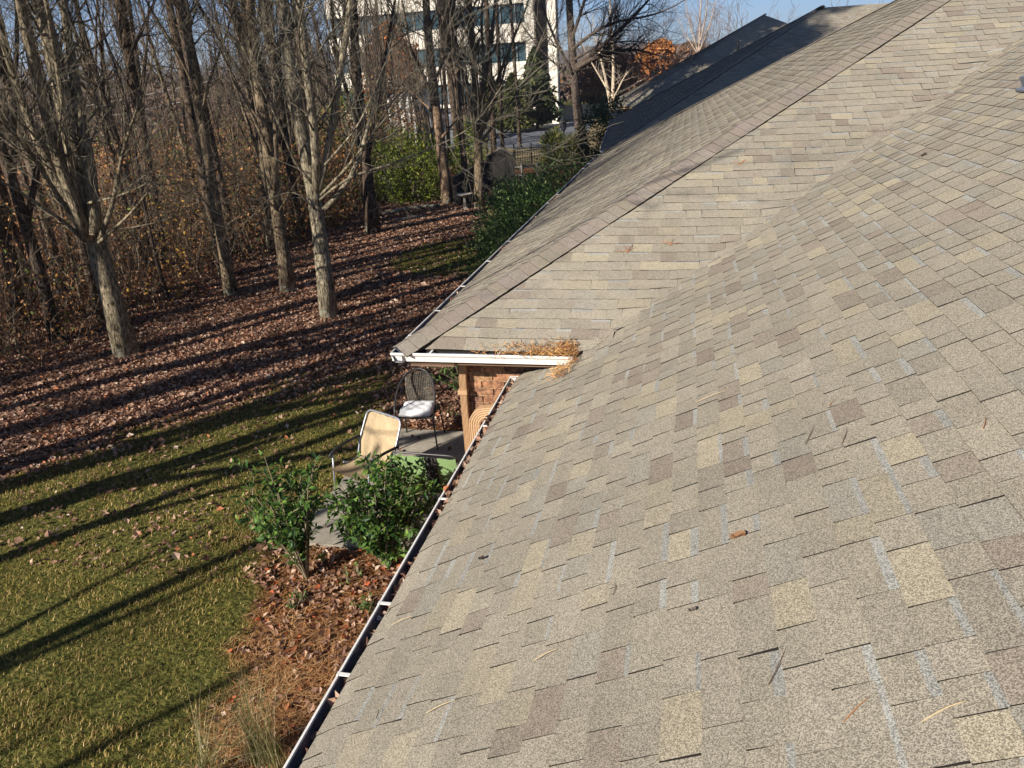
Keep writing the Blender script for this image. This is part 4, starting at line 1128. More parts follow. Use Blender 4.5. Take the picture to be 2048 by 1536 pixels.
def shade_pine(seed, HT, z0, rad):
    rng = np.random.default_rng(seed); root = empty('pine_tree'); b = MB()
    b.tube(smooth_path([(0, 0, -.1), (.2, .1, HT*.5), (0, 0, HT)], 10), np.linspace(.13, .05, 10), 9, col=(.12, .09, .07)); b.build('trunk', m_bark, root, smooth=True)
    b = MB(); P = []
    for k in range(150):
        z = rng.uniform(z0, HT); az = rng.uniform(0, 6.28); L = rng.uniform(.3, 1)*rad*(1.15-.7*(z-z0)/(HT-z0))
        e = np.array((L*math.cos(az), L*math.sin(az), z+.3*L)); s_ = np.array((0, 0, z)); b.tube([s_, (s_+e)/2, e], (.035, .025, .01), 4, col=(.09, .07, .055))
        for f in (1, .8, .55): P.append((s_*(1-f)+e*f)+rng.normal(0, .24, (30, 3)))
    b.build('branches', m_twig, root); P = np.concatenate(P); b = MB()
    leaf_quads(b, rng, P, .11, pick(rng, len(P), [(.03, .05, .025), (.05, .075, .03), (.09, .10, .04)], [.5, .35, .15]), elong=4, up=1); b.build('foliage', m_leafg, root); return root
tp_ = shade_pine(360, 20, 11.2, 3.2)  # pines added to throw shade on the two farther roofs
for i, (x, y) in enumerate([(-14.2, 15.2), (-13.6, 19.6), (-15.0, 22.6), (-14.0, 27.5), (-13.2, 44.0), (-15.5, 49.5), (-12.8, 53.5), (-16.0, 31.5), (-12.7, 47.2), (-12.4, 57.6), (-15.2, 8.6), (-15.6, 12.2), (-17.5, 16.5), (-17.8, 11.6), (-12.9, 43.0), (-13.6, 46.4), (-12.6, 50.2)]):
    o = tp_ if i == 0 else copy_thing(tp_, (x, y, 0), i*1.1, 1.48 if i > 13 else 1.26 if i > 9 else (1.12 if y > 40 else 1.0+.04*(i % 3))); o.location = (x, y, 0)
    tag(o, 'added tall pine, crown above view, shading the far roofs', 'tree', 'added pines that shade the far roofs')

# ornamental grass at the bottom edge and small weeds in the bed
def blades(name, label, base, n, hgt, spread, pal, w, seed, cat='plant', wd=.006):
    rng = np.random.default_rng(seed); base = np.array(base); b = MB()
    for i in range(n):
        az = rng.uniform(0, 6.283); L = hgt*rng.uniform(.55, 1.1); s = spread*rng.uniform(.1, 1)
        p0 = base+np.array((rng.normal(0, .05), rng.normal(0, .05), 0)); d = np.array((math.cos(az), math.sin(az), 0))
        P = [p0+d*s*t**1.6+np.array((0, 0, L*(t-.28*t**3*(s/spread)))) for t in np.linspace(0, 1, 6)]
        sd_ = np.array((-d[1], d[0], 0))*wd/2; V = []
        for t, p in zip(np.linspace(0, 1, 6), P): V += [p-sd_*(1-t*.85), p+sd_*(1-t*.85)]
        b.add(V, [(2*k, 2*k+1, 2*k+3, 2*k+2) for k in range(5)], col=pick(rng, 1, pal, w)[0])
    return tag(b.build(name, m_blade, off=base), label, cat)
SG = [(.18, .17, .07), (.30, .27, .13), (.10, .12, .035), (.40, .34, .2)]
blades('ornamental_grass', 'tuft of long pale grass blades at the bottom edge beside the gutter', (*gnd((520, 1530))[:2], 0), 130, 1.0, .6, SG, [.3, .3, .25, .15], 361)
blades('ornamental_grass', 'drooping straw coloured grass tuft at the bottom edge left of the taller tuft', (*gnd((420, 1570))[:2], 0), 110, .75, .65, SG, [.25, .35, .15, .25], 362)
blades('ornamental_grass', 'tall upright grass tuft tightest to the gutter at the bottom edge', (*gnd((560, 1560))[:2], 0), 60, 1.15, .35, SG, [.3, .2, .4, .1], 363)
WG = [(.07, .13, .03), (.11, .18, .04), (.15, .22, .05)]
for i, (px, lab) in enumerate([((735, 1222), 'small green weed beside the gutter hanger in the bed'), ((590, 1218), 'flat green weed in the pine straw below the open shrub'), ((705, 1165), 'tiny green seedling in red leaves by the dense shrub')]):
    q = gnd(px); leafy_shrub('weed', lab, (q[0], q[1], 0), 9-2*i, .13, .16, 110-30*i, .045, WG, [.4, .35, .25], 370+i, cat='weed', elong=2.0)

# ------------------------------------------------------------------ patio and furniture
b = MB()
b.box((-3.45, 8.40, -.005), (2.25, 3.15, .09)); b.build('patio', m_conc); bpy.data.objects['patio']['kind'] = 'structure'
ZP = .04
def frame_at(x, y, face):
    f = nrm(np.array((face[0], face[1], 0.0))); r = np.array((f[1], -f[0], 0.0))   # f forward, r to the sitter's left
    return lambda a, c, z: np.array((x, y, ZP))+r*a+f*c+np.array((0, 0, z))
m_wick = mat('dark_wicker', (.06, .05, .042), .6, noise=(60, .5), bump=(140, .8, .01))
m_wickb = mat('woven_back', (.14, .125, .10), .65, noise=((25, .4), (90, .6)), bump=(120, .9, .02))
m_frame = mat('bronze_tube', (.045, .042, .042), .38, metal=.3, spec=.5)
def wicker_chair():
    P = frame_at(-3.84, 9.62, (.12, -1))
    root = empty('wicker_chair', (-3.84, 9.62, ZP), 'dark round backed wicker chair on the concrete patio facing the house roof', 'chair')
    off = (-3.84, 9.62, ZP)
    S = .50
    b = MB()
    pts = []
    for k in range(25):
        t = k/24; a = math.pi*(t*1.30-.15)
        x = .30*math.cos(a)*(-1); h = .66+.42*max(0, math.sin(a))**.8; c = .20-.46*max(0, math.sin(a))**.9
        pts.append(P(x, c, h))
    pts = [P(-.28, .27, .50), P(-.30, .26, .60)]+pts[2:-2]+[P(.30, .26, .60), P(.28, .27, .50)]
    b.tube(smooth_path(pts, 40), .016, 8); b.build('arm_hoop', m_frame, root, smooth=True, off=off)
    for sx, c0, c1 in ((-1, .27, .31), (1, .27, .31), (-1, -.20, -.27), (1, -.20, -.27)):
        b = MB(); b.tube([P(sx*.27, c0, S+.02), P(sx*.285, (c0+c1)/2, .25), P(sx*.30, c1, 0)], .013, 8); b.build('leg', m_frame, root, smooth=True, off=off)
    b = MB(); 
    b.add([P(x, c, S-.02*math.cos(x*4)) for c in np.linspace(-.22, .27, 6) for x in np.linspace(-.26, .26, 6)], [(i*6+j, i*6+j+1, (i+1)*6+j+1, (i+1)*6+j) for i in range(5) for j in range(5)])
    b.tube([P(-.27, .28, S), P(.27, .28, S)], .014, 8); b.tube([P(-.27, -.22, S), P(-.27, .28, S)], .012, 6); b.tube([P(.27, -.22, S), P(.27, .28, S)], .012, 6); b.tube([P(-.27, -.22, S), P(.27, -.22, S)], .012, 6)
    b.build('seat', m_wick, root, off=off)
    # woven back: vertical and horizontal strands inside two uprights
    b = MB()
    for x in np.linspace(-.19, .19, 15):
        top = 1.03-.5*x*x; b.tube([P(x*.85, -.20, S), P(x, -.235, .75), P(x*1.02, -.262, top)], .0075, 5, col=(1, 1, 1))
    for z in np.linspace(S+.04, 1.0, 21):
        f = (z-S)/.5; y = -.20-.06*f; b.tube([P(-.20*(.87+.15*f), y, z), P(0, y-.012, z), P(.20*(.87+.15*f), y, z)], .006, 4)
    for sx in (-1, 1): b.tube([P(sx*.18, -.20, S), P(sx*.215, -.235, .75), P(sx*.205, -.262, 1.0)], .012, 6)
    b.build('backrest', m_wickb, root, off=off)
    # cushion
    b = MB(); n = 15
    g = np.linspace(-1, 1, n); V = []
    for side in (1, -1):
        for c in g:
            for x in g:
                edge = (1-abs(x)**6)*(1-abs(c)**6); tuft = .018*sum(math.exp(-((x-a)**2+(c-d)**2)/.02) for a in (-.33, .33) for d in (-.33, .33))
                puff = .045*edge**.35+.008*math.sin(x*9)*math.sin(c*8)-tuft
                V.append(P(x*.245*(1+.03*math.sin(c*5)), .035+c*.225, S+.04+side*puff+(.012 if side > 0 else -.012)))
    Q = []
    for s in range(2):
        o0 = s*n*n
        for i in range(n-1):
            for j in range(n-1):
                q = (o0+i*n+j, o0+i*n+j+1, o0+(i+1)*n+j+1, o0+(i+1)*n+j); Q.append(q if s == 0 else q[::-1])
    rim = [j for j in range(n)]+[i*n+n-1 for i in range(1, n)]+[(n-1)*n+j for j in range(n-2, -1, -1)]+[i*n for i in range(n-2, 0, -1)]
    for a, c in zip(rim, rim[1:]+rim[:1]): Q.append((a, a+n*n, c+n*n, c))
    b.add(V, Q)
    o = b.build('seat_cushion', mat('white_cotton', (.78, .77, .78), .9, noise=(8, .06), bump=(14, .5, .02)), smooth=True, off=P(0, .03, S))
    tag(o, 'white tufted cushion lying on the dark wicker chair', 'cushion')
wicker_chair()
def sling_chair(name, label, x, y, face, fabric, tubes, hb=.98, wid=.56, tilt=.30, strap=False, seat_d=.52):
    P = frame_at(x, y, face); off = (x, y, ZP)
    root = empty(name, (x, y, ZP), label, 'chair')
    h = wid/2
    m_f = fabric
    b = MB()
    b.tube(smooth_path([P(-h, .0, .30), P(-h-.01, -.12, .62), P(-h, -tilt+.02, hb-.06), P(-h+.02, -tilt+.003, hb-.015), P(-h+.07, -tilt, hb), P(0, -tilt-.005, hb), P(h-.07, -tilt, hb), P(h-.02, -tilt+.003, hb-.015), P(h, -tilt+.02, hb-.06), P(h+.01, -.12, .62), P(h, 0, .30)], 60), .014, 8)
    b.build('back_frame', tubes, root, smooth=True, off=off)
    b = MB(); n, mm = 12, 13
    V = []
    for i in range(n):
        f = i/(n-1); z = .42+(hb-.035-.42)*f; c = -.02-(tilt-.0)*f**1.1
        for j in range(mm):
            g = (j/(mm-1)-.5)*2; V.append(P(g*(h-.02), c+.035*(1-g*g)*-1*math.sin(math.pi*f)+.004*math.sin(f*15+g*4), z+.008*math.sin(g*14)*(f > .9)))
    Q = [(i*mm+j, i*mm+j+1, (i+1)*mm+j+1, (i+1)*mm+j) for i in range(n-1) for j in range(mm-1)]
    b.add(V, Q)
    V2 = np.array(V)+np.array((face[0], face[1], 0))*-.008; b.add(V2, [q[::-1] for q in Q])
    b.build('backrest', m_f, root, off=off, smooth=True)
    b = MB(); V = [P((j/6-.5)*2*(h-.02), -.02+seat_d*i/6, .40+.04*(i/6)-.05*math.sin(math.pi*i/6)) for i in range(7) for j in range(7)]
    Q = [(i*7+j, i*7+j+1, (i+1)*7+j+1, (i+1)*7+j) for i in range(6) for j in range(6)]
    b.add(V, Q); b.add(np.array(V)-np.array((0, 0, .008)), [q[::-1] for q in Q]); b.build('seat', m_f, root, off=off, smooth=True)
    for sx in (-1, 1):
        b = MB(); b.tube(smooth_path([P(sx*(h+.02), -.17, .64), P(sx*(h+.02), .1, .655), P(sx*(h+.02), .34, .63), P(sx*(h+.02), .43, .56)], 12), np.array([.02]*12), 8); b.build('armrest', m_black, root, smooth=True, off=off)
        b = MB(); b.tube([P(sx*(h+.02), .36, .62), P(sx*(h+.01), .40, .3), P(sx*(h+.01), .44, 0)], .013, 8); b.build('leg', tubes, root, smooth=True, off=off)
        b = MB(); b.tube([P(sx*(h+.01), .22, .40), P(sx*(h+.01), -.1, .22), P(sx*(h+.01), -.36, 0)], .013, 8); b.build('leg', tubes, root, smooth=True, off=off)
    if strap:
        b = MB()
        V = []
        for f in np.linspace(-.05, 1.02, 10):
            z = .42+(hb-.035-.42)*f; c = -.02-tilt*f**1.1 if f > 0 else -.02
            for sx in (-.07, .07): V.append(P(.0+sx+.10, c-.055*math.sin(math.pi*max(f, 0))-.02, z))
        b.add(V, [(2*i, 2*i+1, 2*i+3, 2*i+2) for i in range(9)]); b.add(np.array(V)+np.array((0, .008, 0)), [(2*i+2, 2*i+3, 2*i+1, 2*i) for i in range(9)])
        b.build('back_strap', mat('dark_webbing', (.03, .027, .025), .8), root, off=off)
    return root
m_alu = mat('grey_aluminium_tube', (.35, .37, .42), .35, metal=.6, spec=.5)
sling_chair('sling_chair', 'weathered beige sling chair with grey tubes, behind the dense shrub', -4.0, 8.18, (-.42, -.9), mat('beige_sling', (.40, .30, .18), .85, noise=((4, .2), (30, .12)), bump=(30, .3, .01), trans=.08), m_alu, wid=.66)
sling_chair('sling_chair', 'pale green fabric chair with a dark strap, partly under the gutter', -2.95, 7.55, (.05, 1.0), mat('green_sling', (.21, .32, .13), .85, noise=((3, .12), (60, .1)), bump=(60, .3, .006), trans=.08), m_frame, hb=.99, wid=.86, tilt=.16, strap=True)
# folded black umbrella by the corner
root = empty('folded_umbrella', (-2.62, 8.75, ZP), 'folded black umbrella standing by the house corner behind the downspout', 'umbrella')
b = MB(); rr_ = [.025, .06, .075, .07, .085, .05, .02]; zz_ = [.18, .3, .55, .9, 1.2, 1.45, 1.6]
V = [(-2.62+r*(1+.22*math.cos(5*t))*math.cos(t), 8.75+r*(1+.22*math.cos(5*t))*math.sin(t), z) for r, z in zip(rr_, zz_) for t in np.arange(20)*math.pi/10]
b.add(V, [(i*20+j, i*20+(j+1) % 20, (i+1)*20+(j+1) % 20, (i+1)*20+j) for i in range(6) for j in range(20)]); b.build('canopy', mat('black_fabric', (.018, .018, .02), .8), root, smooth=True)
b = MB(); b.tube([(-2.62, 8.75, .06), (-2.62, 8.75, 1.72)], .018, 8); b.build('pole', m_black, root)
b = MB(); b.tube([(-2.62, 8.75, .04), (-2.62, 8.75, .09)], .17, 16); b.build('base', m_black, root)

# ------------------------------------------------------------------ debris in gutters and on the roof
def needle_pile(name, kindlabel, P, rng, L=(.05, .12), wd=.0022, pal=None):
    n = len(P); d = nrm(rng.normal(size=(n, 3))*np.array((1, 1, .45))); LL = rng.uniform(*L, n)[:, None]
    s = nrm(np.cross(d, rng.normal(size=(n, 3))))*wd; bend = nrm(np.cross(d, s))*rng.normal(0, .008, n)[:, None]
    V = np.stack([P-d*LL-s, P-d*LL+s, P+bend+s, P+bend-s, P+d*LL+s, P+d*LL-s], 1).reshape(-1, 3); base = (np.arange(n)*6)[:, None]
    col = pick(rng, n, pal or [(.50, .27, .09), (.38, .18, .06), (.60, .38, .16), (.25, .11, .05)], [.35, .3, .2, .15])
    b = MB(); b.add(V, np.concatenate([base+np.array([[0, 1, 2, 3]]), base+np.array([[3, 2, 4, 5]])]), col=np.concatenate([col, col]))
    return b
rng = np.random.default_rng(55)
zw = CH-2.5; zg = CH-2.92
n = 480
x = -1.0-np.abs(rng.normal(0, .36, n)); x = np.clip(x, -2.1, -.82); y = YF-.03+rng.normal(0, .045, n)+np.where(x > -1.2, .06*rng.random(n), 0)
P = np.stack([x, y, zw+.0+rng.uniform(0, .05, n)*np.exp(-((x+1.15)/.4)**2)], -1)
P[:, 2] = np.maximum(P[:, 2], np.where(y > YF, z_front(y)+.02, 0))
b = needle_pile('n', '', P, rng, L=(.03, .085)); 
n = 120; x = rng.uniform(-1.15, -.95, n); y = YF-.12-rng.uniform(0, .35, n); P = np.stack([x-.1*(YF-y), y, np.maximum(z_main(x-.1*(YF-y)), zg)+.03+rng.uniform(0, .03, n)], -1)
b2 = needle_pile('n', '', P, rng, L=(.03, .08)); b.flush(); b.v += b2.v; b.q += [q_+b.n for q_ in b2.q]; b.qi += b2.qi; b.qc += b2.qc; b.n += b2.n
o = b.build('pine_needles', m_needle); tag(o, kind='stuff')
b = MB()
n = 900
y = np.concatenate([rng.uniform(4.2, 6.95, 560), rng.uniform(1, 4.6, 200), rng.uniform(3.4, 3.9, 140)]); x = -1.763+.08+rng.normal(0, .028, n)
leaf_quads(b, rng, np.stack([x, y, zg-.085+rng.uniform(0, .10, n)*np.where(y > 4.4, 1, .6)], -1), .045, pick(rng, n, DRY+[(.10, .05, .03)], DW+[.2]), flat=.9)
n = 700; y = rng.uniform(7, 24, n); x = -2.865+.07+rng.normal(0, .028, n)
leaf_quads(b, rng, np.stack([x, y, zw-.07+rng.uniform(0, .06, n)*(vnoise(y, y, .8) > .2)], -1), .05, pick(rng, n, DRY, DW), flat=.9)
tag(b.build('gutter_leaves', m_leafd), kind='stuff')

def roofpt(px):
    d = np.array([px[0]-W/2, px[1]-H/2, F]); r = R3 @ d
    t = (ZM-CH-PT*XM)/(r[2]-PT*r[0]); q = r*t; q[2] += CH; return q+np.array((-PT, 0, 1))/S1*.012
def frontpt(px):
    d = np.array([px[0]-W/2, px[1]-H/2, F]); r = R3 @ d
    t = (ZW-CH-PT*YF)/(r[2]-PT*r[1]); q = r*t; q[2] += CH; return q+np.array((0, -PT, 1))/S1*.012
ND = [(((1540, 1375), (1575, 1300)), 'brown'), (((1690, 1450), (1740, 1400)), 'rust'), (((855, 1430), (912, 1405)), 'straw'), (((1070, 1325), (1115, 1303)), 'straw'), (((785, 1253), (828, 1235)), 'straw'),
      (((755, 1440), (758, 1422)), 'black'), (((1228, 1195), (1232, 1170)), 'brown'), (((1612, 893), (1630, 853)), 'brown'), (((1685, 893), (1695, 862)), 'brown'), (((1968, 862), (1972, 838)), 'rust'), (((1392, 808), (1450, 785)), 'straw'),
      (((1660, 815), (1670, 800)), 'rust'), (((1846, 1450), (1935, 1408)), 'straw')]
WH = ['steeply tilted, right of centre near the bottom', 'lowest at right of the roof', 'near the lower gutter hanger', 'below centre of the roof', 'beside the upper of two lower hangers', 'near the bottom gutter', 'left of the curled leaf', 'right of roof centre, one of a crossed pair', 'leaning right, other of the crossed pair', 'at right edge of the roof', 'in the middle of the roof below the valley', 'short and curved right of the valley', 'long, toward the bottom right corner']
CM = {'brown': (.13, .07, .04), 'rust': (.34, .15, .06), 'straw': (.50, .37, .2), 'black': (.02, .018, .016)}
for ((a, c), kd), wh in zip(ND, WH):
    A, B = roofpt(a), roofpt(c); b = MB(); mid = (A+B)/2+np.array((0, 0, .008))+np.array((.01, .012, 0))
    b.tube(smooth_path([A, mid, B], 6), np.array([.0028, .0033, .0033, .003, .0025, .0015])*.5, 5, col=CM[kd])
    tag(b.build('pine_needle', m_needle, off=mid), f'{kd} pine needle on the main roof, '+wh, 'pine needle', 'pine needles lying on the roof')
for k, (px, lab) in enumerate([((1478, 1079), 'curled brown leaf lying at the middle of the main roof'), ((965, 1121), 'tiny dark curled leaf on the main roof near the gutter'), ((1387, 1226), 'small grey leaf scrap lower middle of the main roof'), ((1848, 313), 'dark twig scrap high on the main roof near the valley')]):
    q = roofpt(px); b = MB(); s = (.03, .02, .016, .022)[k]
    V = []
    for i in range(5):
        for j in range(5):
            u, w_ = i/4-.5, j/4-.5
            V.append(q+np.array((u*s*2, w_*s*1.2*(1-abs(u)*1.4)-.3*u*s, u*s*PT*2+abs(w_)*s*1.4+.004*math.sin(9*u))))
    b.add(V, [(i*5+j, i*5+j+1, (i+1)*5+j+1, (i+1)*5+j) for i in range(4) for j in range(4)], col=[(.23, .12, .06), (.05, .04, .035), (.12, .10, .085), (.03, .025, .02)][k])
    tag(b.build('dry_leaf', m_leafd, off=q), lab, 'leaf')
for k, (px, lab) in enumerate([((1255, 505), 'rust needle cluster on the sunlit wing slope beside the hip'), ((1340, 490), 'needle sprig caught in a course of the wing slope'), ((1480, 330), 'thin needle sprig high on the wing slope')]):
    q = frontpt(px); b = MB(); rg = np.random.default_rng(400+k)
    for i in range(4):
        a_ = rg.uniform(0, 3.14); d = np.array((math.cos(a_), math.sin(a_)*.9, math.sin(a_)*.9*PT))*.11
        b.tube([q-d*.2, q+d*.5+np.array((0, 0, .006)), q+d], (.0025, .003, .0015), 4, col=(.36, .17, .07))
    tag(b.build('needle_sprig', m_needle, off=q), lab, 'needles')

# ------------------------------------------------------------------ background structures
def office():
    Y = 86.0; off = None
    xl, xr_ = atY((655, 60), Y)[0], atY((1067, 60), Y)[0]
    root = empty('office_building', ((xl+xr_)/2, Y+8, 0), 'white office block with dark ribbon windows behind the trees', 'building')
    o3 = ((xl+xr_)/2, Y+8, 0)
    m_pan = mat('cream_panels', (.72, .66, .56), .8, noise=((.3, .05), (2, .05)))
    m_gl = mat('teal_glass', (.035, .07, .085), .08, spec=.8)
    m_dark = mat('dark_recess', (.035, .035, .04), .6)
    b = MB(); L = xr_-xl; cx = (xl+xr_)/2
    levels = [-.5, 4.6, 8.35, 12.1, 15.9]
    for i, z in enumerate(levels):
        z0 = z if i else -.5; hgt = 1.85 if i else 3.0
        b.box((cx, Y+8, z0+hgt/2), (L, 16, hgt))
    b.box((cx, Y+8.6, 8.5), (L-.6, 14.8, 18), mat=1)
    b.build('wall', [m_pan, m_dark], root, off=o3)
    for i, z in enumerate([2.5, 6.45, 10.2, 13.95]):
        z1 = [4.6, 8.35, 12.1, 15.9][i]
        f = MB(); n = int(L/1.6); 
        for k in range(n+1): f.box((xl+.35+k*(L-.7)/n, Y+.33, (z+z1)/2), (.09, .10, z1-z))
        w_ = f.build('window', mat('window_frame', (.25, .26, .27), .5), root, off=o3)
        g = MB(); g.box((cx, Y+.5, (z+z1)/2), (L-.6, .05, z1-z)); g.build('pane', m_gl, w_, off=o3)
    # stair tower with white columns
    for px0, px1, nm in ((1050, 1068, 'column'), (1095, 1112, 'column')):
        a, c = atY((px0, 60), Y-1.5)[0], atY((px1, 60), Y-1.5)[0]; k = MB(); k.box(((a+c)/2, Y-1.0, 9), (c-a, 1.0, 18.8)); k.build(nm, m_pan, root, off=o3)
    a, c = atY((1060, 60), Y)[0], atY((1108, 60), Y)[0]; k = MB(); k.box(((a+c)/2, Y+1.5, 9), (c-a, 3.0, 18.6)); k.build('stair_tower', m_dark, root, off=o3)
office()
def shed():
    Y = 62.0
    a, c = atY((772, 240), Y)[0], atY((830, 240), Y)[0]
    root = empty('white_shed', ((a+c)/2, Y+2.5, 0), 'white boxy shed with a bright front seen through the bare trees', 'shed')
    zt = atY((800, 192), Y)[2]
    m_w = mat('white_boards', (.78, .77, .74), .7, noise=(1.5, .06))
    b = MB(); b.box(((a+c)/2, Y+2.5, zt/2), (c-a, 5, zt))
    for k in range(6): b.box((a+(k+.5)*(c-a)/6, Y-.012, zt/2), (.05, .03, zt-.1))
    b.build('wall', m_w, root)
    b = MB(); b.box(((a+c)/2, Y+2.5, zt+.06), (c-a+.3, 5.3, .12)); b.build('roof', mat('shed_roof', (.2, .2, .22), .7), root)
    b = MB(); b.box((c-.55, Y-.03, .95), (.7, .03, 1.9)); b.build('door', mat('shed_door', (.35, .36, .38), .6), root)
    # low dark garage wing on its right
    d = atY((905, 250), Y)[0]
    r2 = empty('garage', ((c+d)/2+.4, Y+3.5, 0), 'low grey garage in shade right of the white shed', 'garage')
    b = MB(); b.box(((c+d)/2+.4, Y+3.5, 1.3), (d-c-.5, 4.5, 2.6)); b.build('wall', mat('grey_siding', (.22, .24, .28), .7, noise=(2, .1)), r2)
    b = MB(); b.box(((c+d)/2+.4, Y+3.5, 2.68), (d-c-.1, 5.0, .16)); b.build('roof', mat('garage_roof', (.07, .07, .08), .8), r2)
    b = MB(); b.box(((c+d)/2+.4, Y+1.22, 1.1), ((d-c)*.55, .05, 2.1)); b.build('door', mat('garage_door', (.12, .13, .15), .6), r2)
shed()
# paved yard and retaining wall
A = [gnd(p)[:2] for p in ((835, 300), (1150, 296), (1190, 243), (880, 243))]
b = MB(); b.add([(*A[0], .012), (*A[1], .012), (*A[2], .012), (*A[3], .012)], [(0, 1, 2, 3)]); tag(b.build('road', m_asph), kind='structure')
p0, p1_ = gnd((1035, 246)), gnd((1280, 226))
b = MB(); d = nrm(np.array((p1_[0]-p0[0], p1_[1]-p0[1], 0))); nx_ = np.array((-d[1], d[0], 0)); L = np.linalg.norm((p1_-p0)[:2])
b.box((p0+p1_)/2+np.array((0, 0, .6)), (L, .4, 1.4), M=np.array([d, nx_, (0, 0, 1)]).T); b.box((p0+p1_)/2+np.array((0, 0, 1.36)), (L+.1, .5, .12), M=np.array([d, nx_, (0, 0, 1)]).T)
tag(b.build('retaining_wall', mat('tan_concrete', (.42, .36, .27), .9, noise=((.5, .12), (5, .1)))), 'low tan concrete wall along the far side of the paved yard', 'wall')
# black metal fence
fa, fb = gnd((1030, 336)), gnd((1165, 326))
root = empty('metal_fence', tuple(fa), 'black metal picket fence before the dry grass bank near the lamp post', 'fence')
d = nrm(fb-fa); L = np.linalg.norm(fb-fa)
pk = MB(); n = int(L/.14)
for k in range(n): p = fa+d*(k+.5)*L/n; pk.box(p+np.array((0, 0, .62)), (.022, .022, 1.2))
pk.build('pickets', m_black, root)
for z in (.12, 1.08):
    b = MB(); b.box((fa+fb)/2+np.array((0, 0, z)), (L, .035, .045), M=np.array([d, (-d[1], d[0], 0), (0, 0, 1)]).T); b.build('rail', m_black, root)
for k in range(5):
    b = MB(); p = fa+d*L*k/4; b.box(p+np.array((0, 0, .68)), (.065, .065, 1.4)); b.build('post', m_black, root)
# lamp post
q = gnd((1129, 322)); zt = atY((1123, 232), q[1])[2]
root = empty('lamp_post', tuple(q), 'black lamp post with a pointed lantern beside the tall bare tree', 'lamp')
b = MB(); b.tube([q, q+np.array((0, 0, .25)), q+np.array((0, 0, zt*.3)), q+np.array((0, 0, zt*.68))], (.11, .08, .06, .055), 10); b.build('post', m_black, root)
b = MB(); b.tube([q+np.array((0, 0, zt*.67)), q+np.array((0, 0, zt*.70)), q+np.array((0, 0, zt*.86))], (.09, .14, .2), 8); b.build('lantern', mat('smoked_glass', (.03, .03, .035), .2, spec=.6), root)
b = MB(); b.tube([q+np.array((0, 0, zt*.86)), q+np.array((0, 0, zt*.88)), q+np.array((0, 0, zt*.97)), q+np.array((0, 0, zt))], (.28, .26, .06, .02), 8); b.build('lantern_cap', m_black, root)
# dark plank fence in stepped sections
m_plank = mat('weathered_planks', (.05, .045, .042), .85, noise=((3, .3), (25, .35)), bump=(20, .4, .02))
m_plankt = mat('lit_plank_top', (.22, .19, .16), .8, noise=(8, .2))  # paler than the boards: sunlight on their top edges put into the colour
for (pa, pb, za, zb, zc, lab) in (((908, 412), (978, 404), 1.15, 1.75, None, 'dark plank fence section behind the sunlit tree foot, its top sloping up to the right'), ((975, 382), (1032, 376), 1.55, 1.9, 1.55, 'dark plank fence section with a peaked top before the dry grass bank')):
    A_, B_ = gnd(pa), gnd(pb); root = empty('wooden_fence', tuple(A_), lab, 'fence'); d = nrm(B_-A_); L = np.linalg.norm(B_-A_); n = int(L/.15)
    M_ = np.array([d, (-d[1], d[0], 0), (0, 0, 1)]).T
    bb = MB(); tops = []
    for k in range(n):
        f = (k+.5)/n
        hgt = za+(zb-za)*f if zc is None else (za+(zb-za)*min(f/.55, 1) if f < .55 else zb+(zc-zb)*(f-.55)/.45)
        bb.box(A_+d*f*L+np.array((0, 0, hgt/2)), (L/n-.012, .025+.004*(k % 3), hgt), M=M_); tops.append(A_+d*f*L+np.array((0, 0, hgt+.03)))
    bb.build('boards', m_plank, root)
    bb = MB(); bb.tube(tops, .04, 5); bb.build('lit_top_edge', m_plankt, root)
    for z in (.35, .95):
        bb = MB(); bb.box((A_+B_)/2+np.array((0, 0, z))+np.array((-d[1], d[0], 0))*.045, (L, .05, .09), M=M_); bb.build('rail', m_plank, root)
# split rail by the evergreen shrubs
A_, B_ = gnd((985, 372)), gnd((1075, 362)); d = nrm(B_-A_); L = np.linalg.norm(B_-A_)
root = empty('rail_fence', tuple(A_), 'low weathered rail fence between the plank fence and the evergreen shrubs', 'fence')
for z in (.35, .75):
    b = MB(); b.tube([A_+np.array((0, 0, z)), (A_+B_)/2+np.array((0, .05, z+.03)), B_+np.array((0, 0, z))], .045, 6, col=(.3, .28, .26)); b.build('rail', m_twig, root)
for k in range(4):
    b = MB(); p = A_+d*L*k/3; b.tube([p, p+np.array((0, 0, .95))], .06, 6, col=(.26, .24, .22)); b.build('post', m_twig, root)
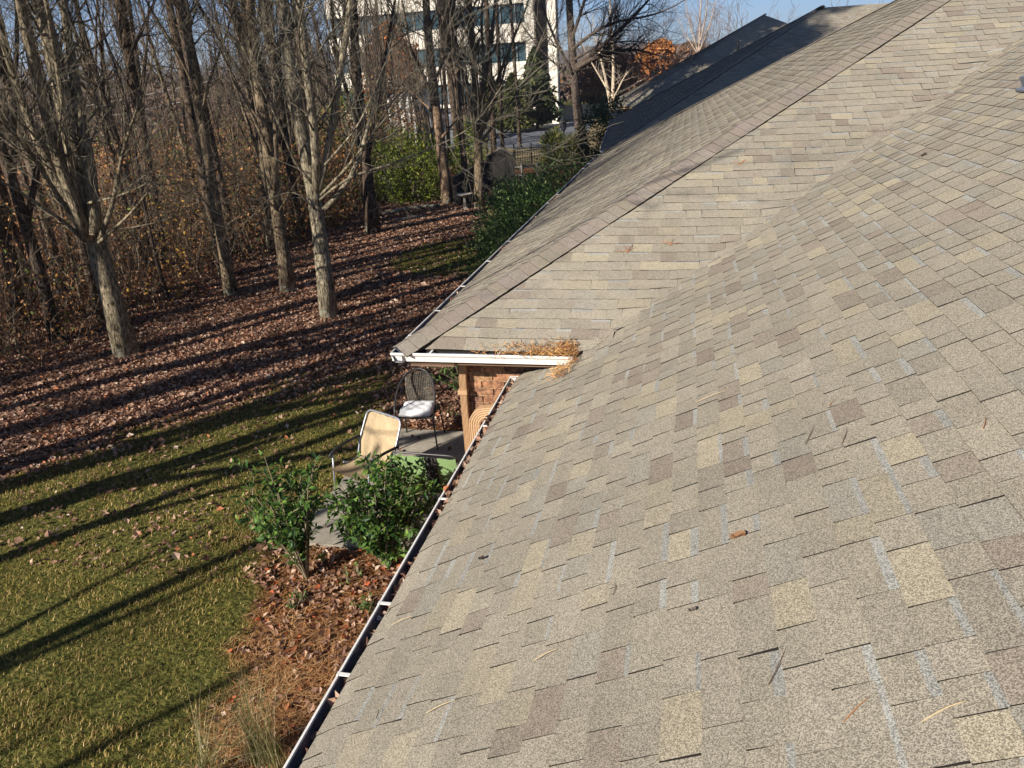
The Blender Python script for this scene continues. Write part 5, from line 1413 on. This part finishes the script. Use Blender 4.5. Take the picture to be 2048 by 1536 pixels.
# birdbath
q = gnd((931, 420)); root = empty('birdbath', tuple(q), 'small pale birdbath standing by the foot of the plank fence', 'birdbath')
b = MB(); b.tube([q, q+np.array((0, 0, .06)), q+np.array((0, 0, .15)), q+np.array((0, 0, .52)), q+np.array((0, 0, .58))], (.17, .15, .07, .06, .12), 12); b.build('pedestal', m_conc, root, smooth=False)
b = MB(); b.tube([q+np.array((0, 0, .56)), q+np.array((0, 0, .61)), q+np.array((0, 0, .67)), q+np.array((0, 0, .64))], (.12, .27, .34, .28), 20); b.build('basin', mat('pale_stone', (.5, .46, .4), .8), root)
# fallen logs at the end of the lawn
for k, (pa, pb, r, lab) in enumerate([((765, 432), (880, 415), .10, 'fallen log lying across the end of the lawn before the bright shrubs'), ((790, 446), (850, 436), .07, 'shorter fallen branch just in front of the fallen log')]):
    A_, B_ = gnd(pa), gnd(pb); b = MB(); b.tube(smooth_path([A_+np.array((0, 0, r)), (A_+B_)/2+np.array((0, .2, r+.05)), B_+np.array((0, 0, r*.8))], 8), np.linspace(r, r*.7, 8), 8, col=(.24, .2, .16)); tag(b.build('fallen_log', m_bark, off=A_), lab, 'log')
# cables strung across the woods
m_cab = mat('pale_cable', (.55, .5, .45), .6)
for k, (pa, pb, lab) in enumerate([((120, 168), (400, 128), 'topmost pale cable crossing the woods at upper left'), ((115, 222), (440, 158), 'second pale cable from the top in the upper left woods'), ((110, 250), (420, 192), 'third pale cable from the top in the upper left woods'), ((120, 290), (400, 225), 'lowest pale cable crossing the upper left woods')]):
    A_, B_ = atY(pa, 27.0), atY(pb, 31.0); b = MB(); b.tube(smooth_path([A_, (A_+B_)/2-np.array((0, 0, .06)), B_], 9), .016, 5); tag(b.build('cable', m_cab, off=A_), lab, 'cable', 'pale cables in the upper left woods')

# ------------------------------------------------------------------ haze: one closed box of thin air round the place
b = MB(); b.box((-300, 1500, 80), (5200, 4200, 172))
hm = bpy.data.materials.new('haze'); hm.use_nodes = True
hn = hm.node_tree.nodes; hn.remove(hn['Principled BSDF'])
pv = hn.new('ShaderNodeVolumePrincipled'); pv.inputs['Color'].default_value = (.80, .88, 1, 1); pv.inputs['Density'].default_value = .0003; pv.inputs['Anisotropy'].default_value = .2
hm.node_tree.links.new(pv.outputs[0], hn['Material Output'].inputs['Volume'])
tag(b.build('haze', hm), kind='stuff')
